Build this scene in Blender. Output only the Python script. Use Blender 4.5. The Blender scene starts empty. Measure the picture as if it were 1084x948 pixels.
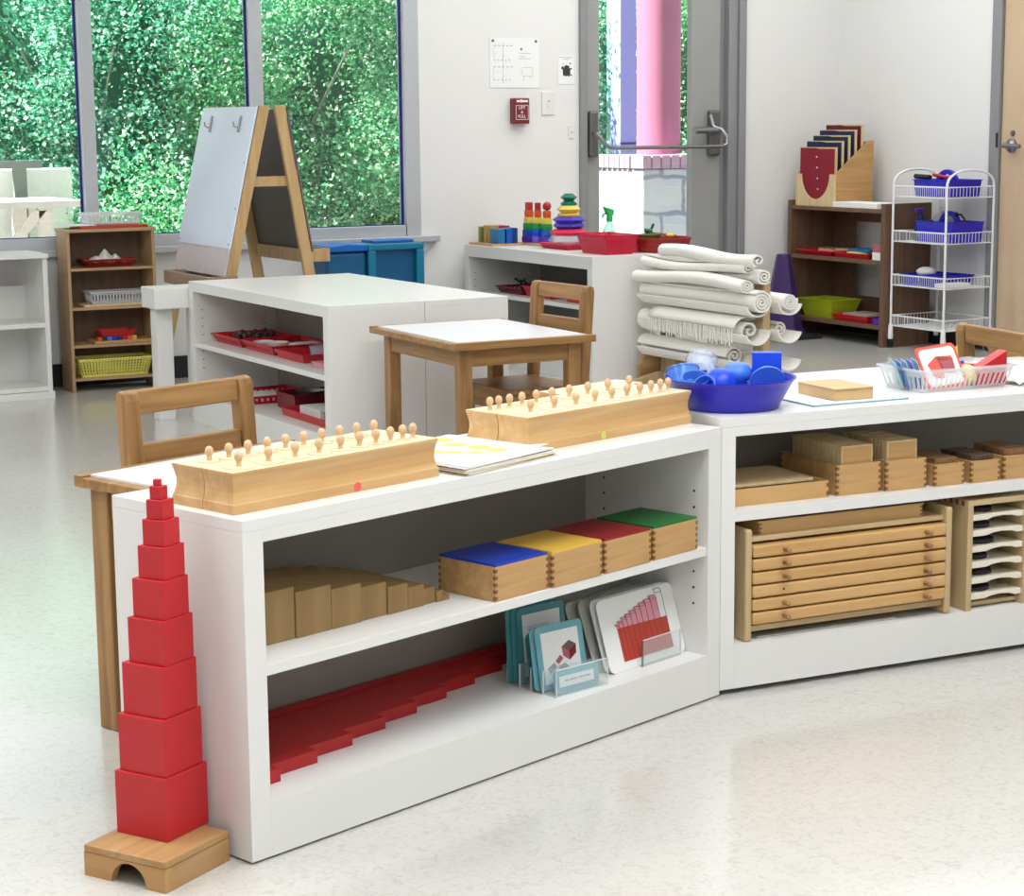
import bpy, bmesh, math, random
from mathutils import Vector, Matrix
R = math.radians
PI = math.pi
rnd = random.Random(7)
scene = bpy.context.scene
COL = scene.collection

# ------------------------------------------------------------ materials
def _nt(name):
    m = bpy.data.materials.new(name)
    m.use_nodes = True
    nt = m.node_tree
    b = nt.nodes['Principled BSDF']
    return m, nt, b

def srgb(c):
    return tuple(((x / 255) / 12.92 if x / 255 <= 0.04045 else ((x / 255 + 0.055) / 1.055) ** 2.4) for x in c) + (1,)

def plain(name, c, rough=0.5, metal=0.0, var=0.04, scale=30, bump=0.0, spec=0.5, coat=0.0):
    m, nt, b = _nt(name)
    col = srgb(c)
    n = nt.nodes.new('ShaderNodeTexNoise'); n.inputs['Scale'].default_value = scale
    n.inputs['Detail'].default_value = 3
    tc = nt.nodes.new('ShaderNodeTexCoord'); nt.links.new(tc.outputs['Object'], n.inputs['Vector'])
    r = nt.nodes.new('ShaderNodeValToRGB')
    r.color_ramp.elements[0].position = 0.3; r.color_ramp.elements[1].position = 0.7
    r.color_ramp.elements[0].color = tuple(x * (1 - var) for x in col[:3]) + (1,)
    r.color_ramp.elements[1].color = tuple(min(1, x * (1 + var)) for x in col[:3]) + (1,)
    nt.links.new(n.outputs['Fac'], r.inputs['Fac'])
    nt.links.new(r.outputs['Color'], b.inputs['Base Color'])
    b.inputs['Roughness'].default_value = rough
    b.inputs['Metallic'].default_value = metal
    b.inputs['Specular IOR Level'].default_value = spec
    if coat: b.inputs['Coat Weight'].default_value = coat
    if bump:
        bp = nt.nodes.new('ShaderNodeBump'); bp.inputs['Strength'].default_value = bump
        bp.inputs['Distance'].default_value = 0.002
        nt.links.new(n.outputs['Fac'], bp.inputs['Height']); nt.links.new(bp.outputs['Normal'], b.inputs['Normal'])
    return m

def wood(name, c1, c2, axis=0, scale=3.0, rough=0.42, stretch=14, spec=0.4):
    m, nt, b = _nt(name)
    tc = nt.nodes.new('ShaderNodeTexCoord'); mp = nt.nodes.new('ShaderNodeMapping')
    sc = [stretch] * 3; sc[axis] = 1.0
    mp.inputs['Scale'].default_value = sc
    nt.links.new(tc.outputs['Object'], mp.inputs['Vector'])
    n = nt.nodes.new('ShaderNodeTexNoise'); n.inputs['Scale'].default_value = scale
    n.inputs['Detail'].default_value = 6; n.inputs['Distortion'].default_value = 0.6
    nt.links.new(mp.outputs['Vector'], n.inputs['Vector'])
    r = nt.nodes.new('ShaderNodeValToRGB')
    e = r.color_ramp.elements
    e[0].position = 0.32; e[1].position = 0.68
    e[0].color = srgb(c2); e[1].color = srgb(c1)
    nt.links.new(n.outputs['Fac'], r.inputs['Fac'])
    nt.links.new(r.outputs['Color'], b.inputs['Base Color'])
    b.inputs['Roughness'].default_value = rough
    b.inputs['Specular IOR Level'].default_value = spec
    return m

def clear(name, c, alpha=0.35, rough=0.15):
    # thin see-through plastic: part of the light passes, part is coloured and glossy
    m, nt, b = _nt(name)
    b.inputs['Base Color'].default_value = srgb(c)
    b.inputs['Roughness'].default_value = rough
    b.inputs['Alpha'].default_value = alpha
    return m

def glass(name, tint=(250, 253, 252), refl=0.06):
    m = bpy.data.materials.new(name); m.use_nodes = True
    nt = m.node_tree; nt.nodes.clear()
    o = nt.nodes.new('ShaderNodeOutputMaterial'); mx = nt.nodes.new('ShaderNodeMixShader')
    t = nt.nodes.new('ShaderNodeBsdfTransparent'); g = nt.nodes.new('ShaderNodeBsdfGlossy')
    t.inputs['Color'].default_value = srgb(tint); g.inputs['Roughness'].default_value = 0.02
    mx.inputs['Fac'].default_value = refl
    nt.links.new(t.outputs[0], mx.inputs[1]); nt.links.new(g.outputs[0], mx.inputs[2]); nt.links.new(mx.outputs[0], o.inputs['Surface'])
    return m

def leafmat(name, c1, c2, c3):
    m, nt, b = _nt(name)
    g = nt.nodes.new('ShaderNodeNewGeometry'); r = nt.nodes.new('ShaderNodeValToRGB')
    e = r.color_ramp.elements; e[0].color = srgb(c1); e[1].color = srgb(c3)
    x = e.new(0.5); x.color = srgb(c2)
    nt.links.new(g.outputs['Random Per Island'], r.inputs['Fac'])
    nt.links.new(r.outputs['Color'], b.inputs['Base Color'])
    b.inputs['Roughness'].default_value = 0.35
    tr = nt.nodes.new('ShaderNodeBsdfTranslucent'); nt.links.new(r.outputs['Color'], tr.inputs['Color'])
    mx = nt.nodes.new('ShaderNodeMixShader'); mx.inputs['Fac'].default_value = 0.5
    nt.links.new(b.outputs[0], mx.inputs[1]); nt.links.new(tr.outputs[0], mx.inputs[2])
    nt.links.new(mx.outputs[0], nt.nodes['Material Output'].inputs['Surface'])
    return m

def floormat():
    m, nt, b = _nt('vinyl_floor')
    tc = nt.nodes.new('ShaderNodeTexCoord')
    n = nt.nodes.new('ShaderNodeTexNoise'); n.inputs['Scale'].default_value = 55; n.inputs['Detail'].default_value = 5
    n.inputs['Distortion'].default_value = 1.6
    n2 = nt.nodes.new('ShaderNodeTexNoise'); n2.inputs['Scale'].default_value = 1.3
    nt.links.new(tc.outputs['Object'], n.inputs['Vector']); nt.links.new(tc.outputs['Object'], n2.inputs['Vector'])
    r = nt.nodes.new('ShaderNodeValToRGB'); e = r.color_ramp.elements
    e[0].position = 0.27; e[1].position = 0.52
    e[0].color = srgb((192, 188, 180)); e[1].color = srgb((206, 204, 199))
    nt.links.new(n.outputs['Fac'], r.inputs['Fac'])
    br = nt.nodes.new('ShaderNodeTexBrick')
    br.offset = 0.0; br.inputs['Scale'].default_value = 1.0
    br.inputs['Brick Width'].default_value = 0.305; br.inputs['Row Height'].default_value = 0.305
    br.inputs['Mortar Size'].default_value = 0.0012; br.inputs['Mortar Smooth'].default_value = 0.6
    br.inputs['Color1'].default_value = (1, 1, 1, 1); br.inputs['Color2'].default_value = (.985, .985, .985, 1)
    br.inputs['Mortar'].default_value = (.93, .93, .92, 1)
    nt.links.new(tc.outputs['Object'], br.inputs['Vector'])
    mx = nt.nodes.new('ShaderNodeMixRGB'); mx.blend_type = 'MULTIPLY'; mx.inputs['Fac'].default_value = 1
    nt.links.new(r.outputs['Color'], mx.inputs[1]); nt.links.new(br.outputs['Color'], mx.inputs[2])
    nt.links.new(mx.outputs[0], b.inputs['Base Color'])
    rr = nt.nodes.new('ShaderNodeMapRange'); rr.inputs['To Min'].default_value = 0.16; rr.inputs['To Max'].default_value = 0.26
    nt.links.new(n2.outputs['Fac'], rr.inputs['Value']); nt.links.new(rr.outputs[0], b.inputs['Roughness'])
    b.inputs['Specular IOR Level'].default_value = 0.8
    b.inputs['Coat Weight'].default_value = 0.4; b.inputs['Coat Roughness'].default_value = 0.1
    bp = nt.nodes.new('ShaderNodeBump'); bp.inputs['Strength'].default_value = 0.05; bp.inputs['Distance'].default_value = 0.002
    nt.links.new(n2.outputs['Fac'], bp.inputs['Height']); nt.links.new(bp.outputs['Normal'], b.inputs['Normal'])
    return m

def stonemat():
    m, nt, b = _nt('limestone')
    tc = nt.nodes.new('ShaderNodeTexCoord')
    br = nt.nodes.new('ShaderNodeTexBrick'); br.inputs['Scale'].default_value = 1
    br.inputs['Brick Width'].default_value = 0.34; br.inputs['Row Height'].default_value = 0.22
    br.inputs['Mortar Size'].default_value = 0.018; br.inputs['Mortar Smooth'].default_value = 0.5
    br.inputs['Color1'].default_value = srgb((184, 186, 192)); br.inputs['Color2'].default_value = srgb((168, 172, 182))
    br.inputs['Mortar'].default_value = srgb((132, 138, 150))
    sep = nt.nodes.new('ShaderNodeSeparateXYZ'); nt.links.new(tc.outputs['Object'], sep.inputs[0])
    ad = nt.nodes.new('ShaderNodeMath'); ad.operation = 'ADD'
    nt.links.new(sep.outputs['X'], ad.inputs[0]); nt.links.new(sep.outputs['Y'], ad.inputs[1])
    cb = nt.nodes.new('ShaderNodeCombineXYZ'); nt.links.new(ad.outputs[0], cb.inputs['X']); nt.links.new(sep.outputs['Z'], cb.inputs['Y'])
    n = nt.nodes.new('ShaderNodeTexNoise'); n.inputs['Scale'].default_value = 7; n.inputs['Detail'].default_value = 4
    nt.links.new(cb.outputs[0], n.inputs['Vector'])
    m2 = nt.nodes.new('ShaderNodeMixRGB'); m2.blend_type = 'ADD'; m2.inputs['Fac'].default_value = 0.07
    nt.links.new(cb.outputs[0], m2.inputs[1]); nt.links.new(n.outputs['Color'], m2.inputs[2])
    nt.links.new(m2.outputs[0], br.inputs['Vector'])
    nt.links.new(br.outputs['Color'], b.inputs['Base Color'])
    b.inputs['Roughness'].default_value = 0.9
    return m

M = {}
M['wall'] = plain('wall_paint', (229, 228, 226), 0.85, var=0.006, scale=4, spec=0.2)
M['ceil'] = plain('ceiling_tile', (235, 235, 232), 0.9, var=0.01)
M['floor'] = floormat()
M['white'] = plain('white_laminate', (228, 227, 224), 0.33, var=0.006, scale=5, spec=0.45)
M['whitein'] = plain('white_melamine_inside', (198, 194, 188), 0.5, var=0.01, scale=8)
M['tabletop'] = plain('white_tabletop', (226, 228, 232), 0.3, var=0.004, scale=5)
M['alu'] = plain('grey_aluminium', (190, 193, 198), 0.45, metal=0.25, var=0.02)
M['gasket'] = plain('blue_gasket', (20, 25, 120), 0.5)
M['doorgrey'] = plain('grey_door_paint', (152, 152, 150), 0.5, var=0.015, scale=12)
M['framegrey'] = plain('grey_frame_paint', (138, 139, 141), 0.45, var=0.015, scale=12)
M['steel'] = plain('brushed_steel', (150, 150, 152), 0.28, metal=0.9, var=0.03)
M['darksteel'] = plain('aged_steel', (112, 110, 108), 0.4, metal=0.6, var=0.05)
M['black'] = plain('black_rubber', (26, 26, 28), 0.6)
M['darkwoodhole'] = plain('dark_gap', (40, 34, 28), 0.8)
M['chair'] = wood('chair_oak', (172, 132, 84), (136, 98, 56), 0, 3.2, 0.38)
M['chairv'] = wood('chair_oak_upright', (170, 130, 82), (132, 95, 54), 2, 3.2, 0.38)
M['chairy'] = wood('chair_oak_crosswise', (170, 130, 82), (132, 95, 54), 1, 3.2, 0.38)
M['maple'] = wood('maple_block', (216, 178, 126), (196, 152, 98), 0, 3.0, 0.4)
M['maplelit'] = wood('maple_lit_top', (232, 214, 180), (222, 200, 160), 0, 3.0, 0.35)  # glare on the block tops painted in as a paler maple
M['mapley'] = wood('maple_crosswise', (196, 154, 100), (176, 132, 80), 1, 3.0, 0.45)
M['birch'] = wood('birch_ply', (206, 182, 140), (186, 160, 116), 2, 3.0, 0.5)
M['birchx'] = wood('birch_ply_long', (206, 182, 140), (186, 160, 116), 0, 3.0, 0.5)
M['boxwood'] = wood('box_beech', (204, 164, 112), (184, 142, 90), 0, 4.0, 0.45)
M['boxwoody'] = wood('box_beech_crosswise', (204, 164, 112), (184, 142, 90), 1, 4.0, 0.45)
M['joint'] = plain('end_grain', (128, 88, 48), 0.6)
M['honey'] = wood('drawer_honey', (214, 174, 118), (196, 152, 96), 0, 2.5, 0.3)
M['stair'] = wood('stair_brown', (160, 130, 84), (144, 114, 70), 2, 2.5, 0.5)
M['knob'] = plain('knob_beech', (214, 180, 140), 0.35, var=0.06)
M['standwood'] = wood('stand_wood', (190, 152, 104), (164, 124, 78), 0, 3.0, 0.4)
M['darkwood'] = wood('walnut_laminate', (122, 92, 72), (104, 76, 58), 1, 3.0, 0.5)
M['darkwoodv'] = wood('walnut_laminate_upright', (116, 88, 68), (98, 72, 54), 2, 3.0, 0.5)
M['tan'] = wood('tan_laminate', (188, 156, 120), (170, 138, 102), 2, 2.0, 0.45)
M['panelpale'] = plain('pale_pink_panel', (208, 196, 196), 0.4)
M['traywood'] = wood('grey_brown_tray', (160, 138, 118), (140, 118, 98), 1, 3.0, 0.4)
M['tanshade'] = wood('tan_laminate_shaded', (120, 96, 76), (104, 82, 62), 2, 2.0, 0.55)  # tan darkened to paint in the shade inside the bookcase
M['easel'] = wood('easel_birch', (200, 168, 122), (180, 146, 98), 2, 3.0, 0.45)
M['greyboard'] = plain('easel_grey_board', (104, 98, 92), 0.6)
M['doorwood'] = wood('door_maple', (206, 180, 152), (194, 166, 136), 2, 1.5, 0.5, stretch=6)
M['red'] = plain('red_paint', (192, 32, 40), 0.42, var=0.03)
M['rodred'] = plain('rod_red_paint', (176, 28, 30), 0.42, var=0.04)
M['redplast'] = clear('red_plastic', (205, 26, 42), 0.93, 0.3)
M['pinkplast'] = clear('raspberry_plastic', (214, 22, 64), 0.8, 0.25)
M['terra'] = plain('brick_red_plastic', (146, 34, 26), 0.45, var=0.08, scale=60)
M['darkred'] = plain('dark_red', (120, 22, 34), 0.45)
M['blue'] = plain('ultramarine_plastic', (38, 30, 190), 0.3, var=0.02)
M['blueobj'] = plain('bright_blue_paint', (16, 70, 214), 0.35, var=0.03)
M['skyobj'] = plain('light_blue_face', (72, 126, 226), 0.4, var=0.03)
M['clearblue'] = clear('clear_blue_plastic', (84, 146, 235), 0.62, 0.08)
M['clearwhite'] = clear('clear_plastic', (206, 220, 236), 0.34, 0.12)
M['frost'] = clear('frosted_plastic', (232, 236, 240), 0.36, 0.3)
M['acryl'] = clear('clear_acrylic', (214, 226, 228), 0.2, 0.05)
M['acryledge'] = clear('acrylic_edge', (230, 240, 242), 0.75, 0.1)
M['lidblue'] = plain('lid_blue', (28, 60, 172), 0.35)
M['lidyel'] = plain('lid_yellow', (226, 182, 74), 0.35)
M['lidred'] = plain('lid_red', (140, 28, 32), 0.4)
M['lidgreen'] = plain('lid_green', (20, 106, 46), 0.4)
M['teal'] = plain('teal_card', (112, 172, 184), 0.3, var=0.02)
M['tealdark'] = plain('teal_card_deep', (74, 138, 144), 0.3, var=0.03)
M['paper'] = plain('white_paper', (238, 238, 236), 0.7, var=0.01)
M['paperedge'] = plain('cream_paper', (214, 200, 176), 0.8, var=0.03)
M['lime'] = plain('lime_print', (206, 208, 96), 0.7)
M['greycard'] = plain('grey_card_back', (176, 176, 168), 0.5)
M['ink'] = plain('dark_ink', (52, 52, 54), 0.8)
M['greyink'] = plain('pale_grey_ink', (168, 168, 170), 0.8)
M['printred'] = plain('printed_red', (184, 62, 44), 0.45)
M['printpink'] = plain('printed_pink', (226, 150, 164), 0.45)
M['printcoral'] = plain('printed_coral', (232, 96, 84), 0.4)
M['printmauve'] = plain('printed_mauve', (176, 96, 104), 0.4)
M['printbrown'] = plain('printed_brown', (112, 84, 78), 0.45)
M['kraft'] = plain('kraft_cover', (206, 172, 124), 0.6, var=0.03, scale=60)
M['cream'] = plain('cream_insert', (232, 226, 208), 0.5, var=0.01)
M['yellow'] = plain('yellow_plastic', (240, 234, 120), 0.45)
M['yelobj'] = plain('mustard_yellow', (226, 206, 84), 0.4)
M['paleyel'] = plain('pale_yellow', (236, 224, 140), 0.4)
M['greenplast'] = clear('lime_plastic', (186, 200, 44), 0.85, 0.3)
M['green'] = plain('green_paint', (14, 140, 76), 0.4)
M['darkgreen'] = plain('deep_green', (0, 112, 88), 0.4)
M['lightgreen'] = plain('leaf_green', (110, 186, 62), 0.4)
M['orange'] = plain('orange_paint', (206, 84, 34), 0.4)
M['brickred'] = plain('brick_red_paint', (172, 36, 34), 0.35)
M['rose'] = plain('rose_red', (216, 50, 82), 0.4)
M['purple'] = plain('violet_paint', (84, 48, 176), 0.4)
M['lilac'] = plain('lilac_paint', (128, 92, 214), 0.4)
M['indigo'] = plain('indigo_paint', (66, 52, 178), 0.4)
M['midblue'] = plain('mid_blue_paint', (20, 84, 184), 0.35)
M['tealblue'] = plain('teal_blue_paint', (22, 112, 166), 0.4)
M['navy'] = plain('navy_paint', (14, 60, 124), 0.4)
M['olive'] = plain('olive_paint', (150, 148, 66), 0.5)
M['olivedk'] = plain('dark_olive_paint', (92, 104, 40), 0.5)
M['gold'] = plain('gold_wood', (186, 150, 80), 0.5)
M['cone'] = plain('dark_purple_plastic', (64, 38, 96), 0.35)
M['bluecab'] = plain('petrol_blue_plastic', (0, 116, 150), 0.4)
M['bluecabin'] = plain('deep_blue_plastic', (0, 86, 134), 0.45)
M['bluetub'] = plain('bright_blue_tub', (10, 100, 190), 0.3)
M['whiteboard'] = plain('whiteboard', (218, 225, 240), 0.18, var=0.01, scale=3)
M['rug'] = plain('cream_cotton', (244, 241, 235), 0.95, var=0.03, scale=150, bump=0.5, spec=0.1)
M['wire'] = plain('white_wire', (236, 237, 238), 0.35)
M['bagwhite'] = clear('white_bag', (232, 234, 238), 0.6, 0.4)
M['maroon'] = plain('maroon_cloth', (140, 24, 44), 0.8, var=0.08, scale=80)
M['maroondk'] = plain('deep_maroon_cloth', (104, 30, 34), 0.85)
M['navycloth'] = plain('navy_cloth', (34, 42, 84), 0.85, var=0.06)
M['darkcloth'] = plain('dark_teal_cloth', (22, 48, 58), 0.85, var=0.06)
M['alarm'] = plain('alarm_red', (120, 26, 34), 0.35)
M['glassclear'] = glass('window_glass')
M['spraygreen'] = clear('green_clear_bottle', (110, 206, 166), 0.5, 0.1)
M['sprayhead'] = plain('green_spray_head', (16, 170, 84), 0.35)
M['beads'] = plain('dark_beads', (88, 62, 56), 0.6)
M['tablet'] = wood('dark_tablet', (104, 82, 66), (76, 58, 46), 1, 4, 0.5)
M['tabletmid'] = wood('brown_tablet', (150, 112, 76), (124, 90, 58), 1, 4, 0.5)
M['tabletpale'] = wood('pale_tablet', (226, 202, 158), (208, 180, 134), 2, 4, 0.5)
M['column'] = plain('pink_column_paint', (158, 92, 122), 0.7, var=0.03, scale=4)
M['bluepost'] = plain('periwinkle_post', (138, 146, 214), 0.6)
M['cyanpost'] = plain('pale_cyan_post', (206, 244, 246), 0.6)
M['stone'] = stonemat()
M['brickcap'] = plain('mauve_brick', (168, 138, 158), 0.85, var=0.1, scale=9)
M['concrete'] = plain('pale_concrete', (170, 168, 162), 0.9, var=0.05, scale=3)
M['bleached'] = plain('bleached_timber', (222, 214, 208), 0.8, var=0.05, scale=9)
M['timberdk'] = plain('weathered_timber', (110, 122, 116), 0.8, var=0.1, scale=9)
M['leafA'] = leafmat('leaf_teal', (26, 112, 86), (70, 168, 128), (200, 240, 216))
M['leafB'] = leafmat('leaf_green', (26, 116, 74), (78, 176, 114), (208, 242, 204))
M['bark'] = plain('grey_bark', (112, 112, 104), 0.9)
M['whitestone'] = plain('white_render', (236, 236, 232), 0.9)
M['backgrey'] = plain('grey_back_panel', (158, 152, 144), 0.7, var=0.02)  # shelf backs, a darker grey than the white sides
M['hedgecore'] = plain('hedge_inside', (26, 92, 70), 0.95)

# ------------------------------------------------------------ geometry helpers
class MB:
    """collects shapes for ONE mesh object"""
    def __init__(s): s.v = []; s.f = []; s.m = []; s.mats = []
    def _mi(s, mat):
        mat = mat or None
        if mat not in s.mats: s.mats.append(mat)
        return s.mats.index(mat)
    def add(s, vs, fs, mat=None, T=None):
        o = len(s.v)
        s.v += [tuple(T @ Vector(v)) if T is not None else tuple(v) for v in vs]
        i = s._mi(mat)
        for f in fs: s.f.append([k + o for k in f]); s.m.append(i)
        return s
    def box(s, x0, x1, y0, y1, z0, z1, mat=None, T=None):
        v = [(x0, y0, z0), (x1, y0, z0), (x1, y1, z0), (x0, y1, z0), (x0, y0, z1), (x1, y0, z1), (x1, y1, z1), (x0, y1, z1)]
        return s.add(v, [(0, 3, 2, 1), (4, 5, 6, 7), (0, 1, 5, 4), (1, 2, 6, 5), (2, 3, 7, 6), (3, 0, 4, 7)], mat, T)
    def hexa(s, b, t, mat=None, T=None):
        return s.add(list(b) + list(t), [(0, 3, 2, 1), (4, 5, 6, 7), (0, 1, 5, 4), (1, 2, 6, 5), (2, 3, 7, 6), (3, 0, 4, 7)], mat, T)
    def prism(s, prof, a, b, axis='y', mat=None, T=None):
        def P(u, w, t):
            return {'y': (u, t, w), 'x': (t, u, w), 'z': (u, w, t)}[axis]
        n = len(prof)
        v = [P(u, w, a) for u, w in prof] + [P(u, w, b) for u, w in prof]
        f = [tuple(range(n))[::-1], tuple(range(n, 2 * n))] + [(i, (i + 1) % n, n + (i + 1) % n, n + i) for i in range(n)]
        return s.add(v, f, mat, T)
    def lathe(s, prof, n=24, c=(0, 0, 0), mat=None, T=None, sx=1, sy=1):
        v = []; f = []
        k = len(prof)
        for r, z in prof:
            for i in range(n):
                a = 2 * PI * i / n
                v.append((c[0] + r * sx * math.cos(a), c[1] + r * sy * math.sin(a), c[2] + z))
        for j in range(k - 1):
            for i in range(n):
                f.append((j * n + i, j * n + (i + 1) % n, (j + 1) * n + (i + 1) % n, (j + 1) * n + i))
        f.append(tuple(range(n))[::-1]); f.append(tuple(range((k - 1) * n, k * n)))
        return s.add(v, f, mat, T)
    def shell(s, prof, n=24, c=(0, 0, 0), mat=None, T=None, sx=1, sy=1):
        v = []; f = []; k = len(prof)
        for r, z in prof:
            for i in range(n):
                a = 2 * PI * i / n
                v.append((c[0] + r * sx * math.cos(a), c[1] + r * sy * math.sin(a), c[2] + z))
        for j in range(k - 1):
            for i in range(n):
                f.append((j * n + i, j * n + (i + 1) % n, (j + 1) * n + (i + 1) % n, (j + 1) * n + i))
        return s.add(v, f, mat, T)
    def tube(s, pts, r, n=8, mat=None, T=None, closed=False):
        pts = [Vector(p) for p in pts]; v = []; f = []; N = len(pts)
        up = Vector((0, 0, 1)); prev = None
        for i, p in enumerate(pts):
            if closed: d = pts[(i + 1) % N] - pts[i - 1]
            else: d = pts[min(i + 1, N - 1)] - pts[max(i - 1, 0)]
            d.normalize()
            if prev is None:
                a = up.cross(d)
                if a.length < 1e-3: a = Vector((1, 0, 0)).cross(d)
            else:
                a = prev - d * prev.dot(d)
            a.normalize(); prev = a
            b = d.cross(a)
            for k in range(n):
                t = 2 * PI * k / n
                v.append(tuple(p + a * (r * math.cos(t)) + b * (r * math.sin(t))))
        for i in range(N if closed else N - 1):
            j = (i + 1) % N
            for k in range(n):
                f.append((i * n + k, i * n + (k + 1) % n, j * n + (k + 1) % n, j * n + k))
        if not closed:
            f.append(tuple(range(n))[::-1]); f.append(tuple(range((N - 1) * n, N * n)))
        return s.add(v, f, mat, T)
    def ball(s, r, c=(0, 0, 0), mat=None, sz=1.0, n=14, T=None):
        prof = [(max(r * math.sin(PI * k / 10), 1e-4), -r * sz * math.cos(PI * k / 10)) for k in range(11)]
        return s.lathe(prof, n, c, mat, T)
    def obj(s, name, mat=None, parent=None, bevel=0, smooth=False, loc=None, rotz=0, seg=2):
        me = bpy.data.meshes.new(name)
        me.from_pydata(s.v, [], s.f)
        for mm in s.mats: me.materials.append(mm or mat)
        for p, i in zip(me.polygons, s.m): p.material_index = i
        me.validate(); me.update()
        bm = bmesh.new(); bm.from_mesh(me); bmesh.ops.recalc_face_normals(bm, faces=bm.faces); bm.to_mesh(me); bm.free()
        if smooth:
            me.shade_smooth()
            me.set_sharp_from_angle(angle=R(38))
        o = bpy.data.objects.new(name, me); COL.objects.link(o)
        if parent is not None: o.parent = parent
        if loc is not None: o.location = loc; o.rotation_euler = (0, 0, rotz)
        if bevel:
            b = o.modifiers.new('bevel', 'BEVEL'); b.width = bevel; b.segments = seg; b.limit_method = 'ANGLE'; b.angle_limit = R(40)
        return o

def thing(name, label, cat, loc=(0, 0, 0), rotz=0, group=None):
    o = bpy.data.objects.new(name, None); COL.objects.link(o)
    o.empty_display_size = 0.05
    o.location = loc; o.rotation_euler = (0, 0, rotz)
    o['label'] = label; o['category'] = cat
    if group: o['group'] = group
    return o

def tag(o, label, cat, group=None):
    o['label'] = label; o['category'] = cat
    if group: o['group'] = group
    return o

def struct(o):
    o['kind'] = 'structure'; return o

def dup(root, loc, rotz, label, group=None):
    r = root.copy(); COL.objects.link(r); r.location = loc; r.rotation_euler = (0, 0, rotz)
    r['label'] = label
    if group: r['group'] = group
    for ch in list(root.children):
        c = ch.copy(); COL.objects.link(c); c.parent = r
        for g in ch.children:
            d = g.copy(); COL.objects.link(d); d.parent = c
    return r

# frames of the two front shelves
aY = R(17.6375); bY = R(-3.852)
A0 = Vector((1.055, 2.687, 0)); AL = 1.1933; AD = .3256; AH = .54
def fA(s, t, z=0): return Vector((A0.x + s * math.cos(aY) - t * math.sin(aY), A0.y + s * math.sin(aY) + t * math.cos(aY), z))
B0 = fA(AL, 0); BL = 1.165; BD = .515; BH = .5557
def fB(s, t, z=0): return Vector((B0.x + s * math.cos(bY) - t * math.sin(bY), B0.y + s * math.sin(bY) + t * math.cos(bY), z))
def txt(body, size, name, mat, parent, M4, ext=0.0004):
    cu = bpy.data.curves.new(name, 'FONT'); cu.body = body; cu.size = size; cu.extrude = ext
    cu.align_x = 'CENTER'; cu.align_y = 'CENTER'
    t = bpy.data.objects.new(name, cu); COL.objects.link(t)
    dg = bpy.context.evaluated_depsgraph_get()
    me = bpy.data.meshes.new_from_object(t.evaluated_get(dg))
    bpy.data.objects.remove(t)
    me.materials.clear(); me.materials.append(mat)
    me.transform(M4)
    o = bpy.data.objects.new(name, me); COL.objects.link(o); o.parent = parent
    return o
def arc(cx, cy, r, a0, a1, n): return [(cx + r * math.cos(R(a0 + (a1 - a0) * k / n)), cy + r * math.sin(R(a0 + (a1 - a0) * k / n))) for k in range(n + 1)]

def card(w, h, t, r, mat, mb=None, T=None, n=4):
    """upright rounded card: local x width, z height, y thickness, from z=0"""
    prof = arc(w / 2 - r, r, r, -90, 0, n) + arc(w / 2 - r, h - r, r, 0, 90, n) + arc(-w / 2 + r, h - r, r, 90, 180, n) + arc(-w / 2 + r, r, r, 180, 270, n)
    mb = mb or MB()
    return mb.prism(prof, -t / 2, t / 2, 'y', mat, T)
def TR(loc, rz=0, rx=0, ry=0):
    return Matrix.Translation(Vector(loc)) @ Matrix.Rotation(rz, 4, 'Z') @ Matrix.Rotation(rx, 4, 'X') @ Matrix.Rotation(ry, 4, 'Y')

def open_box(w, d, h, th, mat, taper=0.0, lip=0.0, mb=None, T=None):
    """open tapered tray centred on the origin, floor at z=0; w along x, d along y (outer top size)"""
    mb = mb or MB()
    bw, bd = w / 2 - taper, d / 2 - taper
    W, D = w / 2, d / 2
    ob = [(-bw, -bd, 0), (bw, -bd, 0), (bw, bd, 0), (-bw, bd, 0)]
    ot = [(-W, -D, h), (W, -D, h), (W, D, h), (-W, D, h)]
    it = [(-W + th, -D + th, h), (W - th, -D + th, h), (W - th, D - th, h), (-W + th, D - th, h)]
    ib = [(-bw + th, -bd + th, th), (bw - th, -bd + th, th), (bw - th, bd - th, th), (-bw + th, bd - th, th)]
    v = ob + ot + it + ib
    f = [(3, 2, 1, 0)]
    for i in range(4):
        j = (i + 1) % 4
        f += [(i, j, 4 + j, 4 + i), (4 + i, 4 + j, 8 + j, 8 + i), (8 + i, 8 + j, 12 + j, 12 + i)]
    f.append((12, 13, 14, 15))
    mb.add(v, f, mat, T)
    if lip:
        z0, z1 = h - th * 1.2, h
        for (a, b, c, e) in ((-W - lip, W + lip, -D - lip, -D), (-W - lip, W + lip, D, D + lip), (-W - lip, -W, -D, D), (W, W + lip, -D, D)):
            mb.box(a, b, c, e, z0, z1, mat, T)
    return mb

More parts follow.
